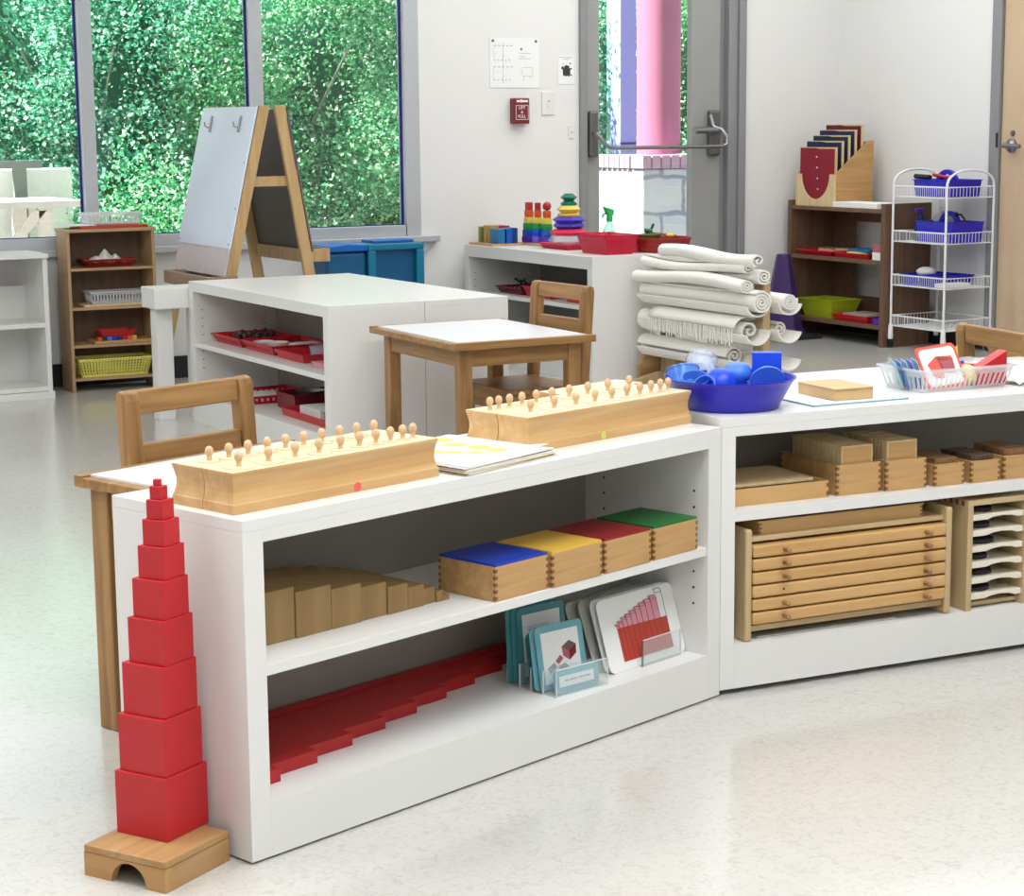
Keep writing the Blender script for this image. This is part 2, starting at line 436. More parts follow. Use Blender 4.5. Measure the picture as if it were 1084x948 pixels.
def grid_basket(w, d, h, mat, taper=0.01, nx=16, ny=10, rows=4, low=0.25, top=0.2, th=0.003, bar=0.45, mb=None, floor=True):
    """open basket whose sides are real gratings"""
    mb = mb or MB()
    W, D = w / 2, d / 2; bw, bd = W - taper, D - taper
    def side(p0, p1, q0, q1, nrm, n):
        p0, p1, q0, q1 = map(Vector, (p0, p1, q0, q1)); nn = Vector(nrm) * th
        def P(u, v): return (p0.lerp(p1, u)).lerp(q0.lerp(q1, u), v)
        def cell(u0, u1, v0, v1):
            a = [P(u0, v0), P(u1, v0), P(u1, v0) + nn, P(u0, v0) + nn]
            b = [P(u0, v1), P(u1, v1), P(u1, v1) + nn, P(u0, v1) + nn]
            mb.hexa(a, b, mat)
        cell(0, 1, 0, low); cell(0, 1, 1 - top, 1)
        hb = (1 - low - top) / rows
        for k in range(1, rows): cell(0, 1, low + hb * k - hb * bar * .25, low + hb * k + hb * bar * .25)
        for k in range(n + 1):
            u = k / n; cell(max(0, u - bar / n / 2), min(1, u + bar / n / 2), low, 1 - top)
    side((-bw, -bd, 0), (bw, -bd, 0), (-W, -D, h), (W, -D, h), (0, 1, 0), nx)
    side((-bw, bd, 0), (bw, bd, 0), (-W, D, h), (W, D, h), (0, -1, 0), nx)
    side((-bw, -bd, 0), (-bw, bd, 0), (-W, -D, h), (-W, D, h), (1, 0, 0), ny)
    side((bw, -bd, 0), (bw, bd, 0), (W, -D, h), (W, D, h), (-1, 0, 0), ny)
    e = 0.004
    for (a, b, c, g) in ((-W - e, W + e, -D - e, -D + th), (-W - e, W + e, D - th, D + e), (-W - e, -W + th, -D, D), (W - th, W + e, -D, D)):
        mb.box(a, b, c, g, h - .003, h + .002, mat)
    if floor: mb.box(-bw, bw, -bd, bd, 0, th, mat)
    return mb
# ------------------------------------------------------------ room
YB = 8.40; XR = 6.78
def S(name, mat, boxes, bevel=0, parent=None):
    mb = MB()
    for b in boxes: mb.box(*b)
    o = mb.obj(name, mat, parent, bevel)
    return struct(o) if parent is None else o
S('floor', M['floor'], [(-4.2, XR + .2, -3.2, YB + .2, -.12, 0)])
S('ceiling', M['ceil'], [(-4.2, XR + .2, -3.2, YB + .2, 2.75, 2.9)])
WX0, WX1, WZ0, WZ1 = 0.2, 4.262, .60, 2.35
DX0, DX1, DZ = 5.152, 6.16, 2.14
S('wall_back', M['wall'], [(-4.2, WX0, YB, YB + .2, 0, 2.75), (WX0, WX1, YB, YB + .2, 0, WZ0), (WX0, WX1, YB, YB + .2, WZ1, 2.75),
                           (WX1, DX0, YB, YB + .2, 0, 2.75), (DX0, DX1, YB, YB + .2, DZ, 2.75), (DX1, XR + .2, YB, YB + .2, 0, 2.75)])
RY1, RY0 = 7.20, 6.20
S('wall_right', M['wall'], [(XR, XR + .2, RY1, YB, 0, 2.75), (XR, XR + .2, RY0 - .06, RY1, 2.14, 2.75), (XR, XR + .2, -3.2, RY0 - .06, 0, 2.75)])
S('wall_left', M['wall'], [(-4.2, -4.0, -3.2, YB, 0, 2.75)])
S('wall_front', M['wall'], [(-4.0, XR, -3.2, -3.0, 0, 2.75)])
S('baseboard_back', M['black'], [(-4.0, DX0 - .01, YB - .012, YB, 0, .1), (DX1 + .01, XR, YB - .012, YB, 0, .1)])
S('baseboard_right', M['black'], [(XR - .012, XR, RY1 + .01, YB - .012, 0, .1), (XR - .012, XR, -3.0, RY0 - .07, 0, .1)])
# windows: four lights in an aluminium frame
mull = [WX0, 1.02, 1.80, 2.612, 3.402, 4.178]
for i in range(5):
    x0 = mull[i] if i == 0 else mull[i] + .064; x1 = mull[i + 1]
    w = MB()
    w.box(x0, x1, YB - .01, YB + .06, WZ0, WZ0 + .052)          # bottom rail
    w.box(x0, x1, YB - .01, YB + .06, WZ1 - .05, WZ1)
    if i < 4: w.box(x1 + .004, x1 + .064, YB - .012, YB + .065, WZ0, WZ1)
    else:
        w.box(x1 + .004, WX1 - .03, YB - .012, YB + .065, WZ0, WZ1); w.box(WX1 - .03, WX1, YB - .004, YB + .065, WZ0, WZ1)
    wo = struct(w.obj('window_%d' % (i + 1), M['alu'], None, .002))
    g = MB(); g.box(x0, x1 + .004, YB + .036, YB + .042, WZ0 + .05, WZ1 - .05); g.obj('glass_pane', M['glassclear'], wo)
    g = MB(); g.box(x1 - .006, x1 + .004, YB + .022, YB + .034, WZ0 + .052, WZ1 - .05); g.obj('gasket', M['gasket'], wo)
    g = MB(); g.box(x0, x1 - .006, YB + .02, YB + .034, WZ0 + .052, WZ0 + .056); g.obj('sill_gasket', M['gasket'], wo)
t = MB(); t.box(WX0 - .05, 4.345, YB - .045, YB, WZ0 - .03, WZ0)
t.obj('trim_1', M['alu'], None, .004)
struct(bpy.data.objects['trim_1'])
t = MB(); t.prism([(4.215, WZ0 - .03), (4.315, WZ0 - .03), (4.235, WZ0 - .12), (4.215, WZ0 - .12)], YB - .03, YB, 'y'); struct(t.obj('trim_2', M['alu']))

# glazed exit door
f = MB()
f.box(DX0, DX0 + .04, YB - .02, YB + .16, 0, DZ); f.box(6.014, 6.05, YB + .02, YB + .16, 0, DZ)
f.box(6.05, 6.10, YB - .02, YB + .16, 0, DZ); f.box(6.10, 6.115, YB - .012, YB + .16, 0, DZ); f.box(6.115, DX1, YB - .025, YB + .16, 0, DZ)
f.box(DX0, DX1, YB - .02, YB + .16, DZ - .05, DZ)
d1 = struct(f.obj('door_1', M['framegrey'], None, .003))
l = MB(); zt = DZ - .06
l.box(5.194, 5.272, YB + .0, YB + .045, .012, zt); l.box(5.832, 6.010, YB + .0, YB + .045, .012, zt)
l.box(5.272, 5.832, YB, YB + .045, .012, .26); l.box(5.272, 5.832, YB, YB + .045, zt - .15, zt)
l.obj('door_leaf', M['doorgrey'], d1, .003)
g = MB(); g.box(5.272, 5.832, YB + .018, YB + .026, .26, zt - .15); g.obj('glass_pane', M['glassclear'], d1)
pb = thing('panic_bar', 'steel panic bar crossing the grey exit door at waist height', 'door bar', (0, 0, 0))
p = MB(); p.box(5.198, 5.246, YB - .035, YB, .955, 1.182)
p.obj('pivot_plate', M['darksteel'], pb, .01)
p = MB(); p.box(5.925, 5.998, YB - .03, YB, .95, 1.185); p.obj('pivot_plate', M['darksteel'], pb, .012)
yb_ = YB - .10
p = MB(); p.tube([(5.215, YB - .03, 1.075), (5.205, yb_ + .02, 1.07), (5.245, yb_, 1.02), (5.27, yb_, 1.003), (5.30, yb_, 1.0), (5.90, yb_, 1.0), (5.955, yb_, 1.0), (5.985, yb_, 1.012),
        (5.985, yb_, 1.05), (5.965, yb_ + .02, 1.085), (5.935, YB - .05, 1.10), (5.93, YB - .03, 1.16)], .0105, 10)
p.obj('crossbar', M['steel'], pb, 0, True)
p = MB(); p.tube([(5.80, YB - .075, 1.082), (5.96, YB - .06, 1.082)], .017, 12); p.obj('lock_cylinder', M['steel'], pb, 0, True)
# wooden door on the right wall
f = MB()
f.box(XR - .03, XR + .1, 7.135, RY1, 0, 2.14); f.box(XR - .03, XR + .1, RY0 - .06, RY0, 0, 2.14); f.box(XR - .03, XR + .1, RY0 - .06, RY1, 2.08, 2.14)
d2 = struct(f.obj('door_2', M['framegrey'], None, .003))
l = MB(); l.box(XR - .012, XR + .035, RY0, 7.131, .012, 2.075); l.obj('door_leaf', M['doorwood'], d2)
h = MB(); h.lathe([(.034, 0), (.034, .008), (.022, .012), (.014, .02), (.012, .05)], 20, T=TR((XR - .012, 7.06, 1.0), 0, 0, -PI / 2))
h.tube([(XR - .06, 7.07, 1.0), (XR - .062, 7.02, 1.0), (XR - .06, 6.96, .996)], .011, 10)
h.obj('door_handle', M['steel'], d2, 0, True)
h = MB(); h.lathe([(.014, 0), (.013, .006), (.005, .008)], 16, T=TR((XR - .012, 7.055, 1.058), 0, 0, -PI / 2)); h.obj('keyhole', M['darksteel'], d2)
h = MB(); h.box(XR - .033, XR - .029, 7.137, 7.15, .99, 1.06); h.obj('strike_plate', M['darkwoodhole'], d2)

struct((lambda m: m.obj('added_eave', M['alu']))(MB().box(-4.2, XR + .2, YB + .2, YB + 1.6, 2.62, 2.75)))   # unseen eave, added to keep the sun out of the windows
# things on the back wall
def on_wall(name, label, cat, group=None, x=0, z=0): return thing(name, label, cat, (x, YB, z), 0, group)
n = on_wall('notice_sheet', 'white paper notice with faint drawings pinned above the red fire alarm', 'notice', x=4.785, z=1.415)
mb = MB(); mb.box(-.138, .138, -.003, -.0005, -.118, .118); mb.obj('sheet', M['paper'], n)
pm = MB()
for x in (-.12, .12): pm.lathe([(.007, 0), (.006, .004), (.003, .006)], 10, T=TR((x, -.003, .105), 0, R(90)))
pm.lathe([(.006, 0), (.004, .002)], 10, T=TR((.038, -.003, .066), 0, R(90)))
pm.obj('pin', M['darksteel'], n)
ik = MB()
for cx, cz, w, h_ in ((-.065, .045, .05, .05), (-.065, -.052, .052, .045)):
    for k in range(5):
        ik.box(cx - w + k * w / 2.2, cx - w + k * w / 2.2 + .012, -.0036, -.003, cz + h_ * .7, cz + h_ * .7 + .004)
        ik.box(cx - w + k * w / 2.4, cx - w + k * w / 2.4 + .006, -.0036, -.003, cz - h_ * .7, cz - h_ * .7 + .005)
    ik.box(cx - .001, cx + .0005, -.0036, -.003, cz - h_, cz + h_)
    ik.box(cx - w, cx - w + .001, -.0036, -.003, cz - h_ * .6, cz + h_ * .6)
    for k in range(12):
        xa = cx - w + rnd.random() * w * 1.8; za = cz - h_ + rnd.random() * h_ * 2
        ik.box(xa, xa + .005, -.0036, -.003, za, za + .0015)
for x0, x1, z in ((.03, .09, .045), (.025, .06, .03), (.02, .09, .02)): ik.box(x0, x1, -.0036, -.003, z, z + .002)
for b in ((.045, .10, -.022, -.0205), (.045, .10, -.062, -.0605), (.1, .1015, -.062, -.021), (.038, .0395, -.055, -.03), (.05, .0515, -.086, -.062), (.088, .0895, -.075, -.062)): ik.box(b[0], b[1], -.0036, -.003, b[2], b[3])
ik.obj('drawing', M['greyink'], n)
n = on_wall('printed_card', 'small white card with a black ink picture beside the exit door', 'picture', x=5.078, z=1.385)
mb = MB(); mb.box(-.045, .045, -.002, -.0005, -.07, .07); mb.obj('sheet', M['paper'], n)
ik = MB()
for cx, cz, a, b in ((0, -.005, .011, .028), (-.012, -.012, .008, .02), (.014, -.012, .01, .022), (0.004, .014, .016, .006), (-.02, .008, .008, .008), (.026, .004, .007, .004), (.024, .03, .004, .004), (.028, -.026, .005, .004), (-.016, .026, .003, .002)):
    ik.prism([(cx + a * math.cos(k * PI / 6), cz + b * math.sin(k * PI / 6)) for k in range(12)], -.0026 - rnd.random() * .0003, -.002, 'y')
ik.obj('picture', M['ink'], n)
ik = MB(); ik.box(-.04, .04, -.0026, -.002, .058, .0605); ik.box(-.018, .02, -.0026, -.002, .05, .052); ik.obj('caption', M['greyink'], n)
n = on_wall('fire_alarm', 'dark red fire alarm pull station on the wall below the notice', 'fire alarm', x=4.80, z=1.185)
mb = MB(); mb.box(-.044, .044, -.045, 0, -.062, .062); mb.obj('housing', M['alarm'], n, .006)
fr = MB()
for b in ((-.034, .036, .026, .028), (-.034, .036, -.042, -.040), (-.034, -.032, -.042, .028), (.034, .036, -.042, .028), (-.03, -.012, .042, .052), (.004, .034, .042, .052)): fr.box(b[0], b[1], -.0458, -.0445, b[2], b[3])
fr.ball(.008, (-.004, -.045, .047), n=8)
fr.obj('frame_line', M['rose' if 0 else 'paper'], n)
for body, z in (('LIFT', .015), ('&', -.006), ('PULL', -.027)):
    txt(body, .021, 'lettering', M['paper'], n, Matrix.Translation((0, -.0458, z)) @ Matrix.Rotation(R(90), 4, 'X'))
n = on_wall('light_switch', 'white light switch plate on the wall right of the fire alarm', 'switch', x=4.972, z=1.222)
mb = MB(); mb.box(-.036, .036, -.007, 0, -.057, .057); mb.obj('plate', M['white'], n, .003)
mb = MB(); mb.box(-.009, .009, -.010, -.007, -.018, .018); mb.obj('rocker', M['white'], n, .001)
mb = MB(); mb.box(-.002, .008, -.0115, -.010, .008, .012); mb.obj('switch_slot', M['darksteel'], n)
n = on_wall('wall_hook', 'small white hook on the wall left of the door bar', 'hook', x=5.105, z=1.085)
mb = MB(); mb.box(-.014, .014, -.006, 0, -.035, .03); mb.obj('plate', M['white'], n, .002)
mb = MB(); mb.tube([(0, -.006, 0), (0, -.02, -.01), (0, -.024, -.002)], .003, 6); mb.obj('hook_tip', M['white'], n)

# ------------------------------------------------------------ outdoors
g = MB(); g.box(-6, 16, YB + .2, 26, -.2, -.06); struct(g.obj('terrace_ground', M['concrete']))
def bush(name, label, cx, cy, cz, rx, ry, rz, nleaf, seed, mat, trunk=True, size=(.015, .038)):
    rr = random.Random(seed)
    t = thing(name, label, 'bush', (cx, cy, -.06), 0, 'bushes beyond the windows')
    mb = MB(); V = []; F = []
    blobs = []
    for k in range(44):
        a = rr.random() * 2 * PI; u = rr.uniform(-1, 1); q = math.sqrt(1 - u * u)
        blobs.append((q * math.cos(a) * rx * .72, q * math.sin(a) * ry * .72, cz + .06 + u * rz * .78, rr.uniform(.22, .42)))
    blobs = [b for b in blobs if b[2] > .05]
    for k in range(nleaf):
        b = blobs[rr.randrange(len(blobs))]
        a = rr.random() * 2 * PI; u = rr.uniform(-1, 1); q = math.sqrt(1 - u * u); rad = b[3] * rr.uniform(.55, 1.08)
        p = Vector((b[0] + q * math.cos(a) * rad, b[1] + q * math.sin(a) * rad, max(.03, b[2] + u * rad)))
        d = Vector((rr.gauss(0, 1), rr.gauss(0, 1), rr.gauss(-.3, .7))).normalized()
        e = d.cross(Vector((rr.gauss(0, 1), rr.gauss(0, 1), rr.gauss(0, 1)))).normalized()
        L = rr.uniform(*size); w = L * .42
        nn = d.cross(e) * (L * .12)
        o = len(V)
        V += [tuple(p), tuple(p + d * L * .5 + e * w - nn), tuple(p + d * L), tuple(p + d * L * .5 - e * w - nn)]
        F.append((o, o + 1, o + 2, o + 3))
    mb.add(V, F); mb.obj('foliage', mat, t)
    if trunk:
        tb = MB()
        for k in range(7):
            a = rr.random() * 2 * PI
            tb.tube([(0, 0, 0), (.12 * math.cos(a), .12 * math.sin(a), cz * .6), (rx * .5 * math.cos(a), ry * .5 * math.sin(a), cz * 1.1), (rx * .8 * math.cos(a + .3), ry * .8 * math.sin(a + .3), cz * 1.5)], .008, 5)
        tb.obj('stems', M['bark'], t)
    return t
bush('shrub', 'tall leafy shrub outside behind the left window light', 2.85, 12.75, 1.25, 1.0, .7, 1.35, 34000, 1, M['leafB'])
bush('shrub', 'dense leafy shrub outside behind the whiteboard easel', 4.05, 11.95, 1.1, .95, .75, 1.35, 44000, 2, M['leafA'])
bush('shrub', 'bright green shrub outside behind the window pane nearest the notice', 5.1, 11.6, 1.1, .95, .75, 1.4, 42000, 3, M['leafB'])
bush('shrub', 'leafy shrub outside seen left of the pink column', 6.65, 12.0, 1.2, .95, .7, 1.5, 26000, 4, M['leafA'])
bush('shrub', 'pale leafy shrub outside seen right of the pink column', 8.3, 12.4, 1.2, 1.0, .7, 1.5, 20000, 5, M['leafB'])
bush('shrub', 'low leafy shrub outside by the timber rail', 3.80, 10.75, .36, .40, .28, .52, 9000, 6, M['leafB'])
hb = MB()
for (cx, cy, rx) in ((2.2, 13.6, 1.3), (4.0, 13.3, 1.3), (5.6, 13.4, 1.3), (7.4, 13.8, 1.3), (9.2, 14.0, 1.3)):
    hb.lathe([(.3, 0), (rx * .9, .4), (rx, 1.4), (rx * .85, 2.3), (rx * .3, 2.9)], 18, (cx, cy, -.06))
ho = hb.obj('hedge', M['hedgecore'], None, 0, True); ho['kind'] = 'stuff'; ho['label'] = 'dark dense hedge far behind the shrubs'; ho['category'] = 'hedge'
# trim rail and bench-like timber table outside on the left
t = thing('timber_rail', 'weathered horizontal timber rail outside the left window', 'rail', (2.4, 10.92, -.06))
mb = MB(); mb.box(-1.6, .76, -.03, .03, .962, 1.006); mb.obj('beam', M['timberdk'], t)
for x in (-1.4, -.3, .6):
    mb = MB(); mb.box(x, x + .07, -.02, .02, 0, .965); mb.obj('post', M['timberdk'], t)
c = MB(); c.box(.6, 3.36, 11.0, 11.12, -.06, .90); tag(c.obj('garden_wall', M['whitestone'], None, .01), 'low white rendered garden wall outside the left window', 'wall')
t = thing('timber_table', 'sun-bleached timber table outside the left window', 'table', (2.78, 10.3, -.06))
mb = MB(); mb.box(-.9, .34, -.25, .35, .775, .81); mb.obj('tabletop', M['bleached'], t)
for y in (-.2, .28):
    mb = MB(); mb.box(.12, .19, y, y + .05, 0, .775); mb.obj('leg', M['bleached'], t)
    mb = MB(); mb.box(-.75, -.68, y, y + .05, 0, .775); mb.obj('leg', M['bleached'], t)
mb = MB(); mb.hexa([(-.35, -.20, .25), (-.29, -.20, .25), (-.29, -.16, .25), (-.35, -.16, .25)], [(.10, -.20, .76), (.16, -.20, .76), (.16, -.16, .76), (.10, -.16, .76)]); mb.obj('brace', M['bleached'], t)
# stone pier with the pink column, posts
t = thing('stone_pier', 'white limestone pier with mauve brick capping outside the exit door', 'pier', (6.722, 10.2, -.06))
mb = MB(); mb.box(0, .75, 0, .75, 0, .90); mb.obj('masonry', M['stone'], t, .012)
mb = MB()
for k in range(11):
    mb.box(-.015 + k * .071, -.015 + k * .071 + .062, -.02, .12, .903, .985)
    mb.box(-.02, .12, .13 + k * .06, .13 + k * .06 + .052, .903, .985)
mb.box(.1, .75, .1, .75, .90, .98)
mb.obj('brick_cap', M['brickcap'], t, .004)
c = MB(); c.lathe([(.142, 0), (.142, 3.4)], 40, (7.115, 10.62, .925)); tag(c.obj('round_column', M['column'], None, 0, True), 'round pink column standing on the stone pier outside', 'column')
c = MB(); c.box(7.198, 7.32, 11.2, 11.32, -.06, 3.6); c.box(7.198, 7.32, 11.195, 11.2, .98, .995, M['gasket']); tag(c.obj('square_post', M['bluepost']), 'periwinkle blue square post just left of the pink column', 'post')
c = MB(); c.box(7.29, 7.365, 11.45, 11.52, -.06, 3.6); tag(c.obj('pale_post', M['cyanpost']), 'narrow pale cyan post left of the blue post outside', 'post')

# ------------------------------------------------------------ light and camera
w = bpy.data.worlds.new('sky'); scene.world = w; w.use_nodes = True
bg = w.node_tree.nodes['Background']; bg.inputs['Color'].default_value = (.84, .91, 1, 1); bg.inputs['Strength'].default_value = 1.3
s = bpy.data.lights.new('sun', 'SUN'); s.energy = 27.0; s.angle = R(1.0); s.color = (1, .97, .92)
so = bpy.data.objects.new('sun', s); COL.objects.link(so)
so.rotation_euler = Vector((.60, -.24, -.76)).to_track_quat('-Z', 'Y').to_euler()
for (x, y, sx, sy, e) in ((.4, -1.2, 3.0, 2.0, 60), (1.9, 1.75, 2.6, 1.3, 74), (3.6, 4.6, 3.4, 2.6, 46), (-.8, 4.4, 2.6, 3.0, 105), (5.2, 7.0, 2.6, 2.0, 46)):  # first panel, behind the camera, is added to brighten the front faces
    a = bpy.data.lights.new('unseen_panel', 'AREA'); a.shape = 'RECTANGLE'; a.size = sx; a.size_y = sy; a.energy = e; a.color = (.965, .985, 1)
    o = bpy.data.objects.new('unseen_panel', a); COL.objects.link(o); o.location = (x, y, 2.72)
cam = bpy.data.cameras.new('camera'); co = bpy.data.objects.new('camera', cam); COL.objects.link(co); scene.camera = co
cam.sensor_fit = 'HORIZONTAL'; cam.sensor_width = 36; cam.lens = 2065.27 / 1084 * 36; cam.clip_start = .05; cam.clip_end = 200
pt, ro, th = R(9.4159), R(-.5196), R(29.5)
fw = Vector((0, math.cos(pt), -math.sin(pt))); up = Vector((0, math.sin(pt), math.cos(pt))); rt = Vector((1, 0, 0))
r_ = rt * math.cos(ro) + up * math.sin(ro); u_ = -rt * math.sin(ro) + up * math.cos(ro)
Rz = Matrix.Rotation(-th, 3, 'Z'); fw, r_, u_ = Rz @ fw, Rz @ r_, Rz @ u_
mw = Matrix((r_, u_, -fw)).transposed().to_4x4(); mw.translation = Vector((0, 0, 1.1215)); co.matrix_world = mw
scene.view_settings.view_transform = 'Standard'; scene.view_settings.look = 'None'; scene.view_settings.gamma = 1; scene.view_settings.exposure = 0.04
scene.view_settings.use_curve_mapping = False
scene.cycles.use_denoising = True
scene.cycles.max_bounces = 10; scene.cycles.transparent_max_bounces = 16
scene.cycles.sample_clamp_indirect = 6
# ------------------------------------------------------------ white shelf units
def shelf_unit(root, L, D, H, stile, top, kick, shelves, gap=0.0, th=.018, backt=None, holes=True, M_=None, Mi=None, front_lip=0.0):
    """open shelf unit, front face on local y=0, x 0..L, body behind; shelves = list of top heights"""
    Mo = M_ or M['white']; Mi = Mi or M['white']
    backt = D - .012 if backt is None else backt
    e = 0
    for x0, x1 in ((0, stile), (L - stile, L)):
        p = MB(); p.box(x0 + e, x1 - e, 0, D, gap, H - .0182); p.obj('side_panel', Mo, root, .0005)
    p = MB(); p.box(0, L, 0, D, H - .018, H); p.box(stile, L - stile, 0, .018, H - top, H - .0181); p.obj('top', Mo, root, .0006)
    p = MB(); p.box(stile, L - stile, backt, backt + .008, kick, H - .019); p.obj('back_panel', M['backgrey'], root)
    p = MB(); p.box(stile, L - stile, 0, .018, gap, kick); p.box(stile, L - stile, .018, backt, kick - .018, kick); p.obj('base', Mo, root)
    for z in shelves:
        p = MB(); p.box(stile + .001, L - stile - .001, .004, backt - .002, z - th, z); p.obj('shelf_board', Mo, root, .001)
    if gap:
        p = MB(); p.box(.012, L - .012, (.012 if gap < .005 else .04), D - .02, 0, gap + .004); p.obj('plinth', M['black'], root)
    if holes:
        p = MB()
        for y in (.035, backt - .05):
            z = kick + .1
            while z < H - top - .06:
                for x, sg in ((stile, 1), (L - stile, -1)):
                    p.lathe([(.0026, 0), (.0026, .0006)], 8, T=TR((x, y, z), 0, 0, sg * PI / 2))
                z += .032
        p.obj('peg_holes', M['darkwoodhole'], root)

sa = thing('shelf_unit', 'low white open shelf in front, with the red rods on its bottom', 'shelf', fA(0, 0), aY)
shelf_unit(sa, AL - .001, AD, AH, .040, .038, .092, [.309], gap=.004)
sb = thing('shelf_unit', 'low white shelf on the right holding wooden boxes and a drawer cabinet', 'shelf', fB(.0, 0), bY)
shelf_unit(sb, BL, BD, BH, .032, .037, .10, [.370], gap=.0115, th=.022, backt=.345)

# middle pair (back to back), facing the window side; local x runs along -Y
sc = thing('shelf_unit', 'white shelf in mid room with red trays, behind the wooden table', 'shelf', (2.613, 7.128, 0), -PI / 2)
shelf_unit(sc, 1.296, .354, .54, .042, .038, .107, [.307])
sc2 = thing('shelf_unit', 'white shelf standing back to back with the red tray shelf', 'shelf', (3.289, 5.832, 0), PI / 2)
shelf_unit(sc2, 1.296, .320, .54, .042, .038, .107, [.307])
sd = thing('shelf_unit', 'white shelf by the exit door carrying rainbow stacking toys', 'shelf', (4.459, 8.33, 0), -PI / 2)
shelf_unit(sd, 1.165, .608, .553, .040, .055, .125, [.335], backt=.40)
# small white shelf at the left picture edge
sl = thing('shelf_unit', 'empty white shelf cut by the left edge of the picture', 'shelf', (1.45, 8.05, 0), 0)
def leftshelf(root):
    L, D, H = .885, .29, .607; th = .02
    for x0 in (0, L - th):
        p = MB(); p.box(x0, x0 + th, 0, D, 0, H - .0185); p.obj('side_panel', M['white'], root, .001)
    p = MB(); p.box(-.006, L + .004, -.01, D, H - .018, H); p.obj('top', M['white'], root, .001)
    p = MB(); p.box(th, L - th, D - .01, D, .03, H - .15); p.obj('back_panel', M['white'], root)
    for z in (.05, .318):
        p = MB(); p.box(th, L - th, .003, D - .011, z - .018, z); p.obj('shelf_board', M['white'], root, .001)
    p = MB(); p.box(-.004, L + .006, -.008, .012, 0, .03); p.obj('kick_board', M['white'], root, .001)
leftshelf(sl)
# light brown four-shelf bookcase
lb = thing('bookcase', 'tan wooden bookcase with a yellow basket on its bottom shelf', 'bookcase', (2.455, 8.165, 0), R(-3))
def bookcase(root, L, D, H, th, zs, mat, mats, lip=.006, front=0.0):
    for x0 in (0, L - th):
        p = MB(); p.box(x0, x0 + th, 0, D, 0, H - th); p.obj('side_panel', mat, root, .001)
    p = MB(); p.box(-lip, L + lip, -lip, D, H - th + .0004, H); p.obj('top', mats, root, .002)
    for z in zs:
        p = MB(); p.box(th, L - th, .003, D - .008, z - th * .8, z); p.obj('shelf_board', mats, root, .001)
    p = MB(); p.box(th, L - th, D - .007, D, zs[0], H - th); p.obj('back_panel', M['tanshade'], root)
M['tanx'] = wood('tan_laminate_long', (192, 160, 124), (172, 140, 104), 0, 2.0, 0.45)
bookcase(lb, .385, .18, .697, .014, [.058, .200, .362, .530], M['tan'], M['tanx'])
# walnut bookcase against the right wall; local x runs along -Y
wb = thing('bookcase', 'dark brown bookcase in the corner under the box of books', 'bookcase', (6.41, 8.335, 0), -PI / 2)
def walnut(root):
    L, D, H, th = .785, .30, .715, .032
    for x0 in (0, L - th):
        p = MB(); p.box(x0, x0 + th, 0, D, 0, H); p.obj('side_panel', M['darkwoodv'], root, .001)
    for z in (.106, .431, .687):
        p = MB(); p.box(th, L - th, .004, D, z - .02, z); p.obj('shelf_board', M['darkwood'], root, .001)
    p = MB(); p.box(th, L - th, D - .012, D, .106, .21); p.box(th, L - th, D - .012, D, .60, .667); p.box(th, .20, D - .012, D, .21, .60); p.obj('back_rail', M['darkwood'], root)
walnut(wb)
# bench table beside the mid shelf
t = thing('side_table', 'low white side table at the far end of the red tray shelf', 'table', (2.476, 7.135, 0))
p = MB(); p.box(0, .26, 0, .15, .436, .516); p.obj('tabletop', M['white'], t, .003)
for x in (.025, .17):
    p = MB(); p.box(x, x + .065, .055, .125, 0, .436); p.obj('leg', M['white'], t, .002)

# ------------------------------------------------------------ tables and chairs
def make_table(root, L, D, H, leg=.042, over=.035):
    th = .022
    p = MB(); p.box(.022, L - .022, .022, D - .022, H - .004, H + .0006); p.obj('laminate', M['tabletop'], root)
    p = MB(); p.box(0, L, 0, D, H - th, H - .0035); p.box(.0, L, 0, .022, H - .0036, H); p.box(0, L, D - .022, D, H - .0036, H)
    p.obj('edge_band', M['chair'], root, .007, seg=3)
    for x0 in (over, L - over - leg):
        for y0 in (over, D - over - leg):
            p = MB(); p.box(x0, x0 + leg, y0, y0 + leg, 0, H - th); p.obj('leg', M['chairv'], root, .004)
    for ya in (over + .006, D - over - .024):
        p = MB(); p.box(over + leg, L - over - leg, ya, ya + .018, H - .078, H - th); p.obj('apron', M['chair'], root, .002)
    for xa in (over + .006, L - over - .024):
        p = MB(); p.box(xa, xa + .018, over + leg, D - over - leg, H - .078, H - th); p.obj('apron', M['chairy'], root, .002)
t = thing('play_table', 'wooden-edged table with white top behind the front shelf', 'table', fA(.255, .352), aY + R(2))
make_table(t, .54, .43, .487, .052, .020)
t = thing('play_table', 'square wooden table with white top in front of the mid white shelf', 'table', (2.692, 5.098, 0), R(-1.5))
make_table(t, .488, .625, .48)
t = thing('play_table', 'table with white top behind the far right chair', 'table', fB(1.262, .700), R(-8))
make_table(t, .6, .30, .49)

